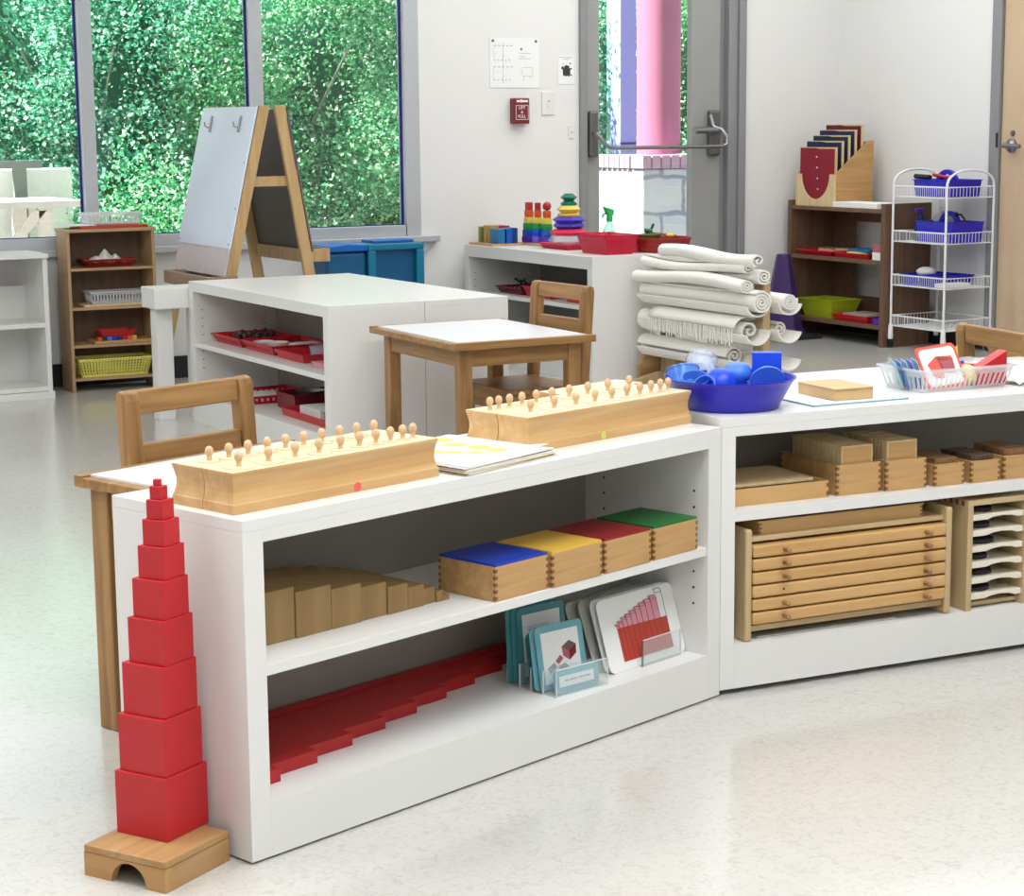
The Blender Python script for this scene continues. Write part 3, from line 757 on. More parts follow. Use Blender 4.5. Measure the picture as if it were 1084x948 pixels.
def make_chair(label):
    """seat faces local -y, backrest at y=0; width along x centred"""
    t = thing('child_chair', label, 'chair')
    W, D, SH, H = .33, .30, .300, .612
    p = MB()
    p.box(-W / 2 + .005, W / 2 - .005, -D, -.02, SH - .02, SH); p.obj('seat', M['chair'], t, .006, seg=3)
    for sx in (-1, 1):
        x0 = sx * (W / 2 - .018)
        p = MB()
        # rear post: straight to the seat, then raked back with a rounded head
        prof = [(-.040, 0), (-.008, 0), (-.004, SH), (.018, H - .02), (.014, H - .004), (.002, H), (-.012, H - .004), (-.018, H - .02), (-.036, SH)]
        p.prism([(y, z) for y, z in prof], x0 - .018, x0 + .018, 'x'); p.obj('rear_post', M['chairv'], t, .004, seg=3)
        p = MB(); p.box(x0 - .017, x0 + .017, -D + .01, -D + .045, 0, SH - .02); p.obj('front_leg', M['chairv'], t, .004)
        p = MB(); p.box(x0 - .009, x0 + .009, -D + .045, -.038, SH - .075, SH - .02); p.obj('side_rail', M['chairy'], t, .003)
    def slat(z0, z1, nm):
        p = MB(); a = .022 * (z0 - SH) / (H - SH); b = .022 * (z1 - SH) / (H - SH)
        xs = W / 2 - .036
        p.hexa([(-xs, -.030 + a, z0), (xs, -.030 + a, z0), (xs, -.008 + a, z0), (-xs, -.008 + a, z0)], [(-xs, -.030 + b, z1), (xs, -.030 + b, z1), (xs, -.008 + b, z1), (-xs, -.008 + b, z1)])
        p.obj(nm, M['chair'], t, .004, seg=3)
    slat(.562, .610, 'top_slat'); slat(.455, .503, 'lower_slat')
    p = MB(); p.box(-W / 2 + .036, W / 2 - .036, -D + .018, -D + .036, SH - .075, SH - .02); p.obj('front_rail', M['chair'], t, .003)
    return t
c1 = make_chair('wooden child chair at the table behind the front shelf')
c1.location = fA(.602, .905); c1.rotation_euler = (0, 0, aY + R(1.5))
dup(c1, (3.27, 5.44, 0), R(-90 + 2), 'wooden child chair tucked under the square table in mid room')
dup(c1, fB(1.196, .638), R(90 - 10), 'wooden child chair behind the clear basket at the right edge')

# ------------------------------------------------------------ red cube tower
tw = R(30.7228)
def fT(s, u): return (.929 + s * math.cos(tw) - u * math.sin(tw), 2.722 + s * math.sin(tw) + u * math.cos(tw))
st = thing('tower_stand', 'small wooden stand with an arch cut out under the red cubes', 'stand', (.901, 2.647, 0), tw)
p = MB(); L, D, H = .153, .158, .0493
ar = arc(.066 + .0, 0, .033, 180, 0, 12)
prof = [(0, 0)] + [(D / 2 - .033 - .003 + .0, 0)][:0]
# front board lies on the local x=0 side (faces left of picture) so the arch is cut through along x
cx = D * .45
prof = [(0, 0)] + [(cx - .034 * math.cos(PI * k / 12), .034 * math.sin(PI * k / 12)) for k in range(13)] + [(D, 0), (D, H - .012), (0, H - .012)]
p.prism(prof, 0, .014, 'x')
p.prism([(0, 0)] + [(cx - .034 * math.cos(PI * k / 12), .034 * math.sin(PI * k / 12)) for k in range(13)] + [(D, 0), (D, H - .012), (0, H - .012)], L - .014, L, 'x')
p.obj('end_board', M['mapley'], st)
p = MB(); p.box(.014, L - .014, 0, .012, 0, H - .012); p.box(.014, L - .014, D - .012, D, 0, H - .012); p.obj('side_board', M['standwood'], st)
p = MB(); p.box(0, L, 0, D, H - .012, H); p.obj('top_board', M['standwood'], st, .002)
sizes = ['largest', 'second largest', 'third largest', 'fourth largest', 'fifth largest', 'sixth largest', 'fourth smallest', 'third smallest', 'second smallest', 'smallest']
z = .0493
lean = [.0033, .0047, .007, .0113, .0134, .0166, .0179, .0177, .0163, .015]     # the careless sideways drift of the stack
turn = [0, 0, -.5, .5, 0, 1, 2.5, 4, 7, 9]
for k in range(10):
    a = .1 - .01 * k
    x, y = fT(.05, .05); x += .87 * lean[k]; y -= .494 * lean[k]
    p = MB(); p.box(-a / 2, a / 2, -a / 2, a / 2, 0, a - .0002)
    wh = 'on the wooden stand' if k == 0 else 'of the stacked tower'
    tag(p.obj('red_cube', M['red'], None, .0012, loc=(x, y, z), rotz=tw + R(turn[k])), sizes[k] + ' red wooden cube ' + wh + (' at its very top' if k == 9 else ''), 'block', 'cubes of the red tower')
    z += a

# ------------------------------------------------------------ knobbed cylinder blocks
def cyl_block(label, s, t, yaw, L, D, H, knobs, first_lab, inner='', base=fA, byaw=aY, bz=AH, hs=(.62, .18)):
    r = thing('cylinder_block', label, 'block', base(s, t, bz), byaw + yaw)
    p = MB()
    # cove moulding running round all four sides
    lev = [(0, 0), (.22, .0), (.26, .0015), (.36, .0035), (.5, .005), (.66, .005), (.84, .0025), (.95, .0003), (1.0, .0003)]
    V = []; F = []
    for h, i in lev:
        f_ = 0 if inner == 'front' else i; b_ = 0 if inner == 'back' else i
        V += [(i, f_, h * H), (L - i, f_, h * H), (L - i, D - b_, h * H), (i, D - b_, h * H)]
    n = len(lev)
    for j in range(n - 1):
        for k in range(4): F.append((j * 4 + k, j * 4 + (k + 1) % 4, j * 4 + 4 + (k + 1) % 4, j * 4 + 4 + k))
    F.append((3, 2, 1, 0)); p.add(V, F); m = n * 4 - 4
    p.add(V[-4:], [(0, 1, 2, 3)], M['maplelit'])
    p.obj('body', M['maple'], r)
    rg = MB()
    for k, (x, rad) in enumerate(knobs):
        T = TR((x, D / 2, H))
        V = []; F = []
        for q in range(24):
            a = 2 * PI * q / 24
            V += [(x + rad * math.cos(a), D / 2 + rad * math.sin(a), H + .0004), (x + (rad + .0006) * math.cos(a), D / 2 + (rad + .0006) * math.sin(a), H + .0004)]
        for q in range(24): w_ = (q + 1) % 24; F.append((2 * q, 2 * q + 1, 2 * w_ + 1, 2 * w_))
        rg.add(V, F)
    if knobs: rg.obj('socket_ring', M['mapley'], r)
    ords = ['first', 'second', 'third', 'fourth', 'fifth', 'sixth', 'seventh', 'eighth', 'ninth', 'tenth']
    for k, (x, rad) in enumerate(knobs):
        c = MB()
        c.lathe([(rad - .0012, 0), (rad - .0012, .0009), (rad - .0024, .0013)], 24, mat=M['maplelit'])
        c.lathe([(.0046, .0012), (.0040, .003), (.0040, .0082), (.0044, .0090), (.0060, .0112), (.0068, .0145), (.0067, .0180), (.0056, .0212), (.0032, .0236), (.0004, .0246)], 16, mat=M['knob'])
        w = base(s, t, 0); yw = byaw + yaw
        lx = w.x + x * math.cos(yw) - D / 2 * math.sin(yw); ly = w.y + x * math.sin(yw) + D / 2 * math.cos(yw)
        tag(c.obj('knobbed_cylinder', M['knob'], None, 0, True, loc=(lx, ly, bz + H + .0002), rotz=0), ords[k] + ' knobbed cylinder from the left in ' + first_lab, 'knob', 'knobs in ' + first_lab)
    return r
def row(x0, x1, n, f0, r0, r1):
    """positions with spacing shrinking/growing like the cylinders"""
    rad = [r0 + (r1 - r0) * k / (n - 1) for k in range(n)]
    return rad
def spaced(L, rads, margin=.018):
    tot = sum(2 * q for q in rads); gap = (L - 2 * margin - tot) / (len(rads) - 1)
    x = margin; out = []
    for q in rads: out.append((x + q, q)); x += 2 * q + gap
    return out
BHt = .065
dim = lambda a, b: [a + (b - a) * k / 9 for k in range(10)]
cyl_block('maple cylinder block at the front of the left pair, red dot on its side', .020, .0425, R(0), .440, .0745, BHt, spaced(.440, dim(.027, .007), .016), 'the front left block', 'back')
cyl_block('maple cylinder block at the back of the left pair', .020, .1185, R(0), .440, .0745, BHt, [(.046 + k * .0392, .0175) for k in range(10)], 'the rear left block', 'front')
cyl_block('maple cylinder block at the front of the right pair, yellow dot on its side', .724, .079, R(-.5), .470, .078, BHt, spaced(.470, dim(.030, .007), .018), 'the front right block', 'back')
cyl_block('maple cylinder block at the back of the right pair', .724, .1585, R(-.5), .470, .078, BHt, spaced(.470, dim(.007, .030), .018), 'the rear right block', 'front')
cyl_block('pale maple block peeking out behind the right pair', 1.00, .238, R(-.5), .24, .07, BHt - .002, [], 'x')
for s, t, x, m in ((.020, .0425, .262, 'brickred'), (.724, .079, .270, 'lime')):
    V = [(x + .0085 * math.cos(PI * k / 12), -.0005, .0085 * math.sin(PI * k / 12)) for k in range(13)]
    pass
blk = [o for o in COL.objects if o.name.startswith('cylinder_block')]
for o, x, m in ((blk[0], .255, 'printcoral'), (blk[2], .205, 'lime')):
    p = MB(); p.prism([(x + .0075 * math.cos(2 * PI * k / 20), .0085 + .0075 * math.sin(2 * PI * k / 20)) for k in range(20)], -.0006, .0002, 'y'); d_ = p.obj('dot_sticker', M[m], o); d_['label'] = 'round coral dot' if m == 'printcoral' else 'round yellow dot'

# sheets between the blocks (drawn in the shelf's own frame)
def sheet(pts, z, label, dots=False, mat='paper'):
    p = MB(); p.prism(pts, 0, .0018, 'z')
    r = tag(p.obj('paper_sheet', M[mat], None, 0, loc=fA(0, 0, z), rotz=aY), label, 'paper', 'paper sheets between the cylinder blocks')
    if dots:
        q = MB()
        for (x, y, a) in ((.661, .235, .021), (.640, .180, .022), (.647, .128, .021), (.644, .083, .020), (.560, .150, .017), (.580, .124, .017), (.603, .094, .016)):
            q.prism([(x + a * math.cos(k * PI / 10), y + a * math.sin(k * PI / 10)) for k in range(20)], .0018, .0021, 'z')
        q.obj('printed_dots', M['lime'], r)
zz = AH + .0003
labs = ['cream paper sheet at the bottom of the pile', 'white paper sheet second from the bottom of the pile', 'cream paper sheet third from the bottom of the pile', 'white paper sheet in the middle of the pile', 'cream paper sheet third from the top of the pile', 'white paper sheet second from the top of the pile']
for k in range(6):
    a = .004 * math.sin(k * 2.1); b = .003 * math.cos(k * 1.7)
    sheet([(.486 + a, -.001 + b * .5 + .001 * k), (.742 + b, .026 + a + .002 * k), (.720, .072), (.716 + b * .5, .235), (.490 + a, .205)], zz, labs[k], False, ['paperedge', 'paper', 'paperedge', 'paper', 'paperedge', 'paper'][k])
    zz += .0024
sheet([(.487, .004), (.757, .062), (.722, .077), (.716, .272), (.495, .240)], zz, 'white sheet with yellow-green dots on top of the pile', True)
# ------------------------------------------------------------ inside the front shelf
ORD = ['first', 'second', 'third', 'fourth', 'fifth', 'sixth', 'seventh', 'eighth', 'ninth', 'tenth']
rl = ['shortest red rod, nearest the front', 'second shortest red rod from the front', 'third red rod from the front', 'fourth red rod from the front', 'fifth red rod from the front', 'sixth red rod from the front', 'seventh red rod from the front', 'third longest red rod on the bottom shelf', 'second longest red rod on the bottom shelf', 'longest red rod, lying furthest back on the bottom shelf']
for k in range(10):
    if k < 9: L = .071 + .1 * k
    else: L = .97
    t0 = .061 + .0245 * k
    p = MB(); p.box(0, L, 0, .0238, 0, .022 + (.004 if k == 9 else 0))
    tag(p.obj('red_rod', M['rodred'], None, .0008, loc=fA(.0415, t0, .0921), rotz=aY), rl[k], 'rod', 'red rods stepped along the bottom shelf')
ed = [.0415, .094, .175, .251, .318, .378, .425, .464, .493, .511, .525]
for k in range(10):
    i = 10 - k
    p = MB(); p.box(.0004, ed[k + 1] - ed[k] - .0004, 0, .19, 0, .0095 * i)
    tag(p.obj('stair_prism', M['stair'], None, .0008, loc=fA(ed[k], .086 + (.003 if k % 3 == 1 else 0), .3092), rotz=aY),
        ['thickest', 'second thickest', 'third thickest', 'fourth thickest', 'fifth thickest', 'fifth thinnest', 'fourth thinnest', 'third thinnest', 'second thinnest', 'thinnest'][k] + ' brown prism in the row on the middle shelf', 'block', 'brown stair prisms on the middle shelf')

def joints(mb, x0, x1, y, z0, z1, n, w=.0055):
    h = (z1 - z0) / (2 * n)
    for k in range(n):
        for xa, xb in ((x0, x0 + w), (x1 - w, x1)):
            mb.box(xa, xb, y - .0004, y + .0002, z0 + h * (2 * k + .5), z0 + h * (2 * k + 1.5))
def joints_side(mb, x, y0, y1, z0, z1, n, w=.0055, sg=-1):
    h = (z1 - z0) / (2 * n)
    for k in range(n):
        for ya, yb in ((y0, y0 + w), (y1 - w, y1)):
            mb.box(min(x, x + sg * .0004), max(x, x + sg * .0004), ya, yb, z0 + h * (2 * k + .5), z0 + h * (2 * k + 1.5))
def lid_box(label, s, t, w, d, h, lidm, yaw=0, wm='boxwood'):
    r = thing('wooden_box', label, 'box', fA(s, t, .3092), aY + yaw, 'wooden boxes with painted lids')
    p = MB(); p.box(0, w, 0, d, 0, h - .0045); p.obj('box_body', M[wm], r, .0008)
    p = MB(); p.box(.0008, w - .0008, .0008, d - .0008, h - .0045, h); p.obj('lid', M[lidm], r, .0006)
    p = MB(); joints(p, 0, w, 0, 0, h - .006, 5); joints_side(p, 0, 0, d, 0, h - .006, 5); o = p.obj('finger_joints', M['joint'], r); o['kind'] = 'stuff' if 0 else 'part'
    del o['kind']
    return r
lid_box('light wooden box with a blue lid, leftmost of the four', .559, .008, .136, .138, .066, 'lidblue')
lid_box('light wooden box with a yellow lid beside the blue-lidded box', .7005, .003, .137, .135, .066, 'lidyel')
lid_box('light wooden box with a dark red lid beside the green-lidded box', .845, .003, .134, .142, .065, 'lidred')
lid_box('light wooden box with a green lid, rightmost of the four', .9885, .004, .134, .142, .065, 'lidgreen')

# clear card rack with teal cards
rk = thing('card_rack', 'clear acrylic rack holding teal picture cards on the bottom shelf', 'card holder', fA(.741, .031, .0922), aY - R(6))
def rackpart(nm, m, *b, bev=0):
    p = MB(); p.box(*b); return p.obj(nm, M[m], rk, bev)
rackpart('base_plate', 'acryl', 0, .130, 0, .135, 0, .003)
rackpart('front_lip', 'acryl', 0, .130, 0, .003, .003, .052)
for k, y in enumerate((.034, .066, .098, .132)):
    rackpart('divider', 'acryl', 0, .130, y, y + .003, .003, .044)
    rackpart('divider_edge', 'acryledge', -.0015, .0005, y, y + .0035, 0, .044)
rackpart('front_edge', 'acryledge', 0, .130, -.0006, .0005, .0505, .0525); rackpart('front_edge', 'acryledge', 0, .130, -.0006, .0005, 0, .002)
rackpart('front_edge', 'acryledge', -.0005, .0008, -.0006, .0015, .0, .0525); rackpart('front_edge', 'acryledge', .1292, .1305, -.0006, .0015, .0, .0525)
def rack_card(label, x, y, w, h, lean, pic, mt='teal', rz=0):
    wpt = rk.matrix_basis @ Vector((x, y, .0034))
    rk_l = Matrix.Translation(rk.location) @ Matrix.Rotation(rk.rotation_euler.z, 4, 'Z')
    wpt = rk_l @ Vector((x, y, .0034))
    r = thing('picture_card', label, 'card', wpt, rk.rotation_euler.z + rz, 'teal cards in the clear rack')
    T = Matrix.Rotation(-lean, 4, 'X')
    card(w, h, .0016, .010, None, T=T).obj('card_sheet', M[mt], r)
    if pic:
        p = MB(); ins = .013
        p.box(-w / 2 + ins, w / 2 - ins, -.0012, -.0008, ins * .8, h - ins, T=T); p.obj('white_panel', M['paper'], r)
        q = MB()
        if pic == 'cube':
            def pg(pts, m): q.prism([(-w / 2 + u * w, v * h) for u, v in pts], -.0016, -.0012, 'y', M[m], T)
            pg([(.52, .62), (.68, .70), (.82, .62), (.66, .53)], 'printbrown'); pg([(.52, .62), (.66, .53), (.66, .39), (.53, .48)], 'printmauve'); pg([(.66, .53), (.82, .62), (.81, .48), (.66, .39)], 'darkred')
            pg([(.36, .42), (.47, .50), (.53, .44), (.42, .36)], 'printmauve'); pg([(.18, .33), (.33, .40), (.38, .33), (.23, .24)], 'greyink'); pg([(.40, .33), (.56, .36), (.66, .26), (.50, .22)], 'greyink')
        elif pic == 'dots':
            for u in (.22, .33, .44): q.prism([(-w / 2 + u * w + .0032 * math.cos(a * PI / 6), .60 * h + .0032 * math.sin(a * PI / 6)) for a in range(12)], -.0016, -.0012, 'y', M['ink'], T)
            for z in (.70, .73): q.box(-w * .3, w * .15, -.0015, -.0012, z * h, z * h + .001, M['greyink'], T)
        elif pic == 'text':
            for x0, x1 in ((-.030, -.020), (-.018, .000), (.004, .018), (.020, .034)): q.box(x0, x1, -.0016, -.0012, h * .46, h * .46 + .003, M['greyink'], T)
        q.obj('print', M['ink'], r)
    return r
rack_card('small teal word card in the front slot of the clear rack', .062, .010, .112, .043, R(8), 'text')
rack_card('teal card with a brown cube picture, second from the front', .058, .0395, .118, .118, R(10), 'cube')
rack_card('plain teal card edge just behind the brown cube card', .050, .047, .118, .116, R(9), None, 'teal')
rack_card('teal card with three black dots at the back of the rack', .066, .105, .120, .140, R(5), 'dots', 'tealdark')
rack_card('deep teal card second from the back of the rack', .056, .1115, .120, .141, R(4), None, 'tealdark')
rack_card('deep teal card at the very back of the rack', .047, .118, .120, .142, R(3), None, 'tealdark')
rack_card('teal card in the third slot of the clear rack', .058, .073, .112, .100, R(8), None, 'tealdark')

# large cards leaning at the right end of the bottom shelf
def big_card(label, s, t, w, h, lean, mt='paper', pic=False, yaw=0, roll=0):
    r = thing('picture_card', label, 'card', fA(s, t, .0925), aY + yaw, 'large cards leaning on the bottom shelf')
    T = Matrix.Rotation(-lean, 4, 'X') @ Matrix.Rotation(roll, 4, 'Y')
    card(w, h, .0018, .014, None, T=T).obj('card_sheet', M[mt], r)
    if pic:
        def pg(pts, m, k=0, q=None): q.prism([(-w / 2 + u * w, v * h) for u, v in pts], -.0014 - .0003 * k, -.0009 - .0002 * k, 'y', M[m], T)
        q = MB()
        n = 10; us = [.19 + .655 * (k / n) ** 1.25 for k in range(n + 1)]
        tops = [.60, .63, .665, .69, .72, .75, .78, .80, .83, .90]
        base = lambda u: .575 - .02 * (u - .19)
        for k in range(n):
            a, b = us[k], us[k + 1]
            pg([(a, base(a)), (b, base(b)), (b - .004, tops[k]), (a - .004, tops[k])], 'paper' if k == 9 else 'printpink', 1, q)
            dx = .022 + .004 * k
            pg([(a, tops[k]), (b, tops[k]), (b - .018, tops[k] + .03 + .003 * k), (a - .018, tops[k] + .03 + .003 * k)], 'printpink' if k < 9 else 'paper', 1, q)
        pg([(.195, .575), (.85, .552), (.84, .115), (.195, .115)], 'printred', 2, q)
        q.obj('print', M['printred'], r)
        q = MB()
        def ln(u0, v0, u1, v1, m='printmauve'):
            a = Vector((-w / 2 + u0 * w, v0 * h)); b = Vector((-w / 2 + u1 * w, v1 * h)); d = (b - a).normalized(); nn = Vector((-d.y, d.x)) * .0005
            q.prism([tuple(a + nn), tuple(b + nn), tuple(b - nn), tuple(a - nn)], -.0021, -.0016, 'y', M[m], T)
        for k in range(n):
            a, b = us[k], us[k + 1]
            ln(b, .12, b - .002, tops[k], 'darkred' if k < 9 else 'ink'); ln(a - .004, tops[k], b - .004, tops[k], 'printmauve' if k < 9 else 'ink')
            o_ = .03 + .003 * k
            ln(a - .018, tops[k] + o_, b - .018, tops[k] + o_, 'ink'); ln(b, tops[k], b - .018, tops[k] + o_, 'ink'); ln(a, tops[k], a - .018, tops[k] + o_, 'ink')
        q.obj('print_lines', M['ink'], r)
    return r
big_card('large white card with a red stepped blocks picture', 1.036, .052, .230, .141, R(17), 'paper', True)
big_card('large white card right behind the red stepped picture card', 1.033, .062, .230, .142, R(18), 'paper')
big_card('grey-backed card leaning behind the white picture cards', 1.022, .084, .23, .14, R(19), 'greycard', yaw=R(3))
big_card('grey-backed card slanting out left of the white cards', 1.005, .104, .23, .138, R(20), 'greycard', yaw=R(5))
big_card('large grey card standing at the back, left of the others', .990, .172, .24, .134, R(5), 'greycard')
big_card('large grey card at the very back against the panel', 1.022, .184, .242, .134, R(4), 'greycard')
ck = thing('card_stand', 'clear acrylic lip in front of the red stepped picture card', 'card holder', fA(1.005, .043, .0922), aY)
p = MB(); p.box(0, .118, 0, .0025, 0, .052); p.obj('front_lip', M['acryl'], ck)
p = MB(); p.box(0, .118, 0, .008, 0, .002); p.obj('base_plate', M['acryl'], ck)
p = MB(); p.box(-.0006, .0014, -.0008, .0026, 0, .052); p.obj('lip_edge', M['steel'], ck)
p = MB(); p.box(.117, .119, -.0004, .0026, 0.002, .052); p.obj('lip_edge', M['acryledge'], ck)
p = MB(); p.box(0, .118, -.0004, .0026, .051, .0525); p.obj('lip_edge', M['acryledge'], ck)

# ------------------------------------------------------------ on and in the right shelf
TB = BH + .0002
bw = thing('plastic_bowl', 'deep blue plastic bowl full of blue shapes', 'bowl', fB(.100, .132, TB), 0)
p = MB(); p.shell([(.001, 0), (.094, 0), (.098, .002), (.122, .046), (.129, .0585), (.133, .0605), (.133, .0625), (.128, .0618), (.120, .048), (.095, .005), (.001, .004)], 56)
p.obj('bowl_body', M['blue'], bw, 0, True)
def inbowl(nm, label, cat, mb, mat, x, y, z, rz=0, sm=True):
    return tag(mb.obj(nm, M[mat], None, 0, sm, loc=Vector((bw.location.x + x, bw.location.y + y, TB + z)), rotz=rz), label, cat, 'blue shapes in the bowl')
# camera-right direction in the room is roughly (.87,-.49); depth direction (.49,.87)
def cr(a, d): return (.87 * a + .49 * d, -.49 * a + .87 * d)
x, y = cr(.078, .035); p = MB(); p.box(-.029, .029, -.016, .016, 0, .098); inbowl('prism_block', 'tall bright blue rectangular prism standing in the bowl', 'block', p, 'blueobj', x, y, .008, R(-33), False)
x, y = cr(.072, -.030); p = MB(); p.lathe([(.036, 0), (.036, .004), (.020, .030), (.004, .05)], 28, T=TR((0, 0, .046), R(-30), R(-66)), sy=.95); inbowl('cone_block', 'light blue cone with its round base facing out of the bowl', 'block', p, 'skyobj', x, y, .008)
x, y = cr(.018, .035); p = MB(); p.lathe([(.018, 0), (.018, .034), (.026, .040)], 20); p.ball(.031, (0, 0, .058), sz=.75); inbowl('ovoid_block', 'light blue rounded form on a short stem in the bowl', 'block', p, 'skyobj', x, y, .006)
x, y = cr(-.022, -.030); p = MB(); p.ball(.033, (0, 0, .042)); inbowl('sphere_block', 'bright blue ball in the middle of the bowl', 'block', p, 'blueobj', x, y, .008)
x, y = cr(-.052, .045); p = MB(); p.lathe([(.020, 0), (.022, .05), (.022, .055)], 20, T=TR((0, 0, 0), 0, R(-20))); inbowl('cylinder_block', 'dark blue cylinder behind the ball in the bowl', 'block', p, 'blue', x, y, .010)
def ringcup(nm, lb, a, d, z, r, h, tx, tz, m='clearblue'):
    x, y = cr(a, d); p = MB(); p.shell([(r * .92, 0), (r, h), (r * 1.05, h), (r * 1.05, h + .003), (r * .97, h + .003), (r * .86, .003)], 26, T=TR((0, 0, 0), tz, tx))
    inbowl(nm, lb, 'cup', p, m, x, y, z)
ringcup('clear_cup', 'clear blue cup at the left end of the bowl', -.090, .005, .036, .033, .040, R(-30), R(-20))
ringcup('clear_cup', 'clear blue cup second from the left with its rim up', -.074, -.030, .036, .027, .030, R(25), R(-30))
ringcup('clear_cup', 'clear ribbed cup standing highest at the left of the bowl', -.058, .022, .066, .031, .036, R(-55), R(-40), 'clearwhite')
ringcup('clear_cup', 'clear blue cup lying in front of the blue ball', -.046, -.050, .036, .023, .030, R(60), R(-60), 'clearblue')
ringcup('clear_cup', 'clear colourless ribbed cup tilted at the back of the bowl', -.035, .070, .048, .024, .04, R(-40), R(20), 'clearwhite')

ps = thing('paper_pad', 'thin white pad with a pale blue border under the kraft booklet', 'paper', fB(.243, .045, TB), bY)
p = MB(); p.box(0, .235, 0, .17, 0, .0028); p.obj('sheets', M['paper'], ps)
p = MB()
for b in ((.0, .235, -.0003, .0014), (-.0003, .0014, 0, .17), (.2336, .2353, 0, .17)): p.box(b[0], b[1], b[2], b[3], .0004, .0032)
p.obj('border', M['teal'], ps)
kb = thing('booklet_stack', 'stack of kraft-brown booklets on the white pad', 'book', fB(.316, .076, TB + .0034), bY + R(-1))
p = MB(); p.box(0, .094, 0, .136, 0, .0225); p.obj('pages', M['kraft'], kb, .0006)
p = MB(); p.box(-.002, .096, -.003, .138, .0228, .0245); p.obj('cover', M['kraft'], kb, .0003)

bk = thing('clear_basket', 'frosted clear slotted basket of cards and shapes on the right shelf', 'basket', fB(.664, .162, TB), bY)
def slot_basket(mb, w, d, h, taper, nx, ny, mat):
    return grid_basket(w, d, h, mat, taper, nx, ny, 1, .18, .30, .002, .5, mb)
slot_basket(MB(), .244, .150, .048, .014, 18, 9, M['frost']).obj('basket_body', M['frost'], bk)
def fK(x, y, z=0):
    c, s = math.cos(bY), math.sin(bY); o = bk.location
    return Vector((o.x + x * c - y * s, o.y + x * s + y * c, o.z + .0035 + z))
gk = 'things in the clear basket'
cl = ['leftmost', 'second', 'third', 'fourth', 'fifth']
for k in range(5):
    r = thing('picture_card', cl[k] + ' light blue card in the clear basket' + (' from its left end' if k else ''), 'card', fK(-.103 + .011 * k, .020 - .003 * k), bY + R(62), gk)
    T = Matrix.Rotation(R(-20 + k), 4, 'X')
    card(.085, .060, .002, .008, None, T=T).obj('card_sheet', M['skyobj' if k % 2 else 'teal'], r)
r = thing('picture_card', 'red-edged card with a coral cube picture in the clear basket', 'card', fK(-.035, -.055, .002), bY + R(-6), gk)
T = Matrix.Rotation(R(-30), 4, 'X') @ Matrix.Rotation(R(-6), 4, 'Y')
card(.100, .100, .003, .010, None, T=T).obj('card_sheet', M['printcoral'], r)
q = MB(); card(.088, .086, .0004, .010, None, q, T @ Matrix.Translation((0, -.0018, .007))); q.obj('white_panel', M['paper'], r)
q = MB()
for pts, m in (([(-.032, .058), (-.006, .074), (.004, .052), (-.002, .024), (-.024, .026)], 'printcoral'), ([(-.006, .074), (.034, .066), (.030, .030), (.000, .036)], 'printmauve'), ([(-.006, .074), (.034, .070), (.026, .062), (-.002, .064)], 'printcoral')):
    q.prism(pts, -.0026, -.002, 'y', M[m], T)
q.obj('print', M['printcoral'], r)
p = MB(); p.add([(-.026, -.016, 0), (.030, -.016, 0), (.030, .018, 0), (-.026, .018, 0), (.030, 0, .082)], [(0, 1, 4), (1, 2, 4), (2, 3, 4), (3, 0, 4), (3, 2, 1, 0)]); tag(p.obj('pyramid_block', M['yelobj'], None, loc=fK(.022, .030), rotz=bY), 'mustard yellow pointed pyramid in the clear basket', 'block', gk)
p = MB(); p.ball(.023, (0, 0, .023)); tag(p.obj('ball', M['paleyel'], None, 0, True, loc=fK(.032, -.030)), 'pale yellow ball in the clear basket', 'ball', gk)
p = MB(); p.hexa([(-.048, -.035, 0), (.026, -.035, 0), (.026, .02, 0), (-.048, .02, 0)], [(-.050, -.030, .036), (.030, -.030, .074), (.030, .000, .074), (-.050, .000, .036)]); tag(p.obj('prism_block', M['red'], None, .001, loc=fK(.088, -.026), rotz=bY), 'red wedge-shaped prism with a raised tip in the clear basket', 'block', gk)
p = MB(); p.box(-.025, .025, -.012, .012, 0, .044); tag(p.obj('prism_block', M['blueobj'], None, .001, loc=fK(.052, .045), rotz=bY + R(10)), 'bright blue block at the back of the clear basket', 'block', gk)
p = MB(); p.box(-.025, .025, -.010, .010, 0, .040); tag(p.obj('prism_block', M['rose'], None, .001, loc=fK(.060, .015), rotz=bY + R(4)), 'rose red block in the middle of the clear basket', 'block', gk)
# crumpled white paper
r2 = random.Random(3); V = []; F = []; n = 8
for i in range(n):
    for j in range(n): V.append((i * .014, j * .015, .003 + abs(r2.gauss(0, 1)) * .010 * (1 if 0 < i < n - 1 else .5) + .012 * math.sin(i * .9) ** 2))
for i in range(n - 1):
    for j in range(n - 1): F.append((i * n + j, i * n + n + j, i * n + n + j + 1, i * n + j + 1))
p = MB(); p.add(V, F); o = p.obj('crumpled_paper', M['paper'], None, loc=fB(.805, .09, TB), rotz=bY); sm = o.modifiers.new('thick', 'SOLIDIFY'); sm.thickness = .0008
tag(o, 'crumpled white paper right of the clear basket', 'paper')
# cylinder block on the far table
cyl_block('maple cylinder block on the table behind the right chair', 0, 0, 0, .40, .075, .06, [], 'x', base=lambda s, t, z=0: fB(1.275, .712, z), byaw=bY - R(8), bz=.4882)

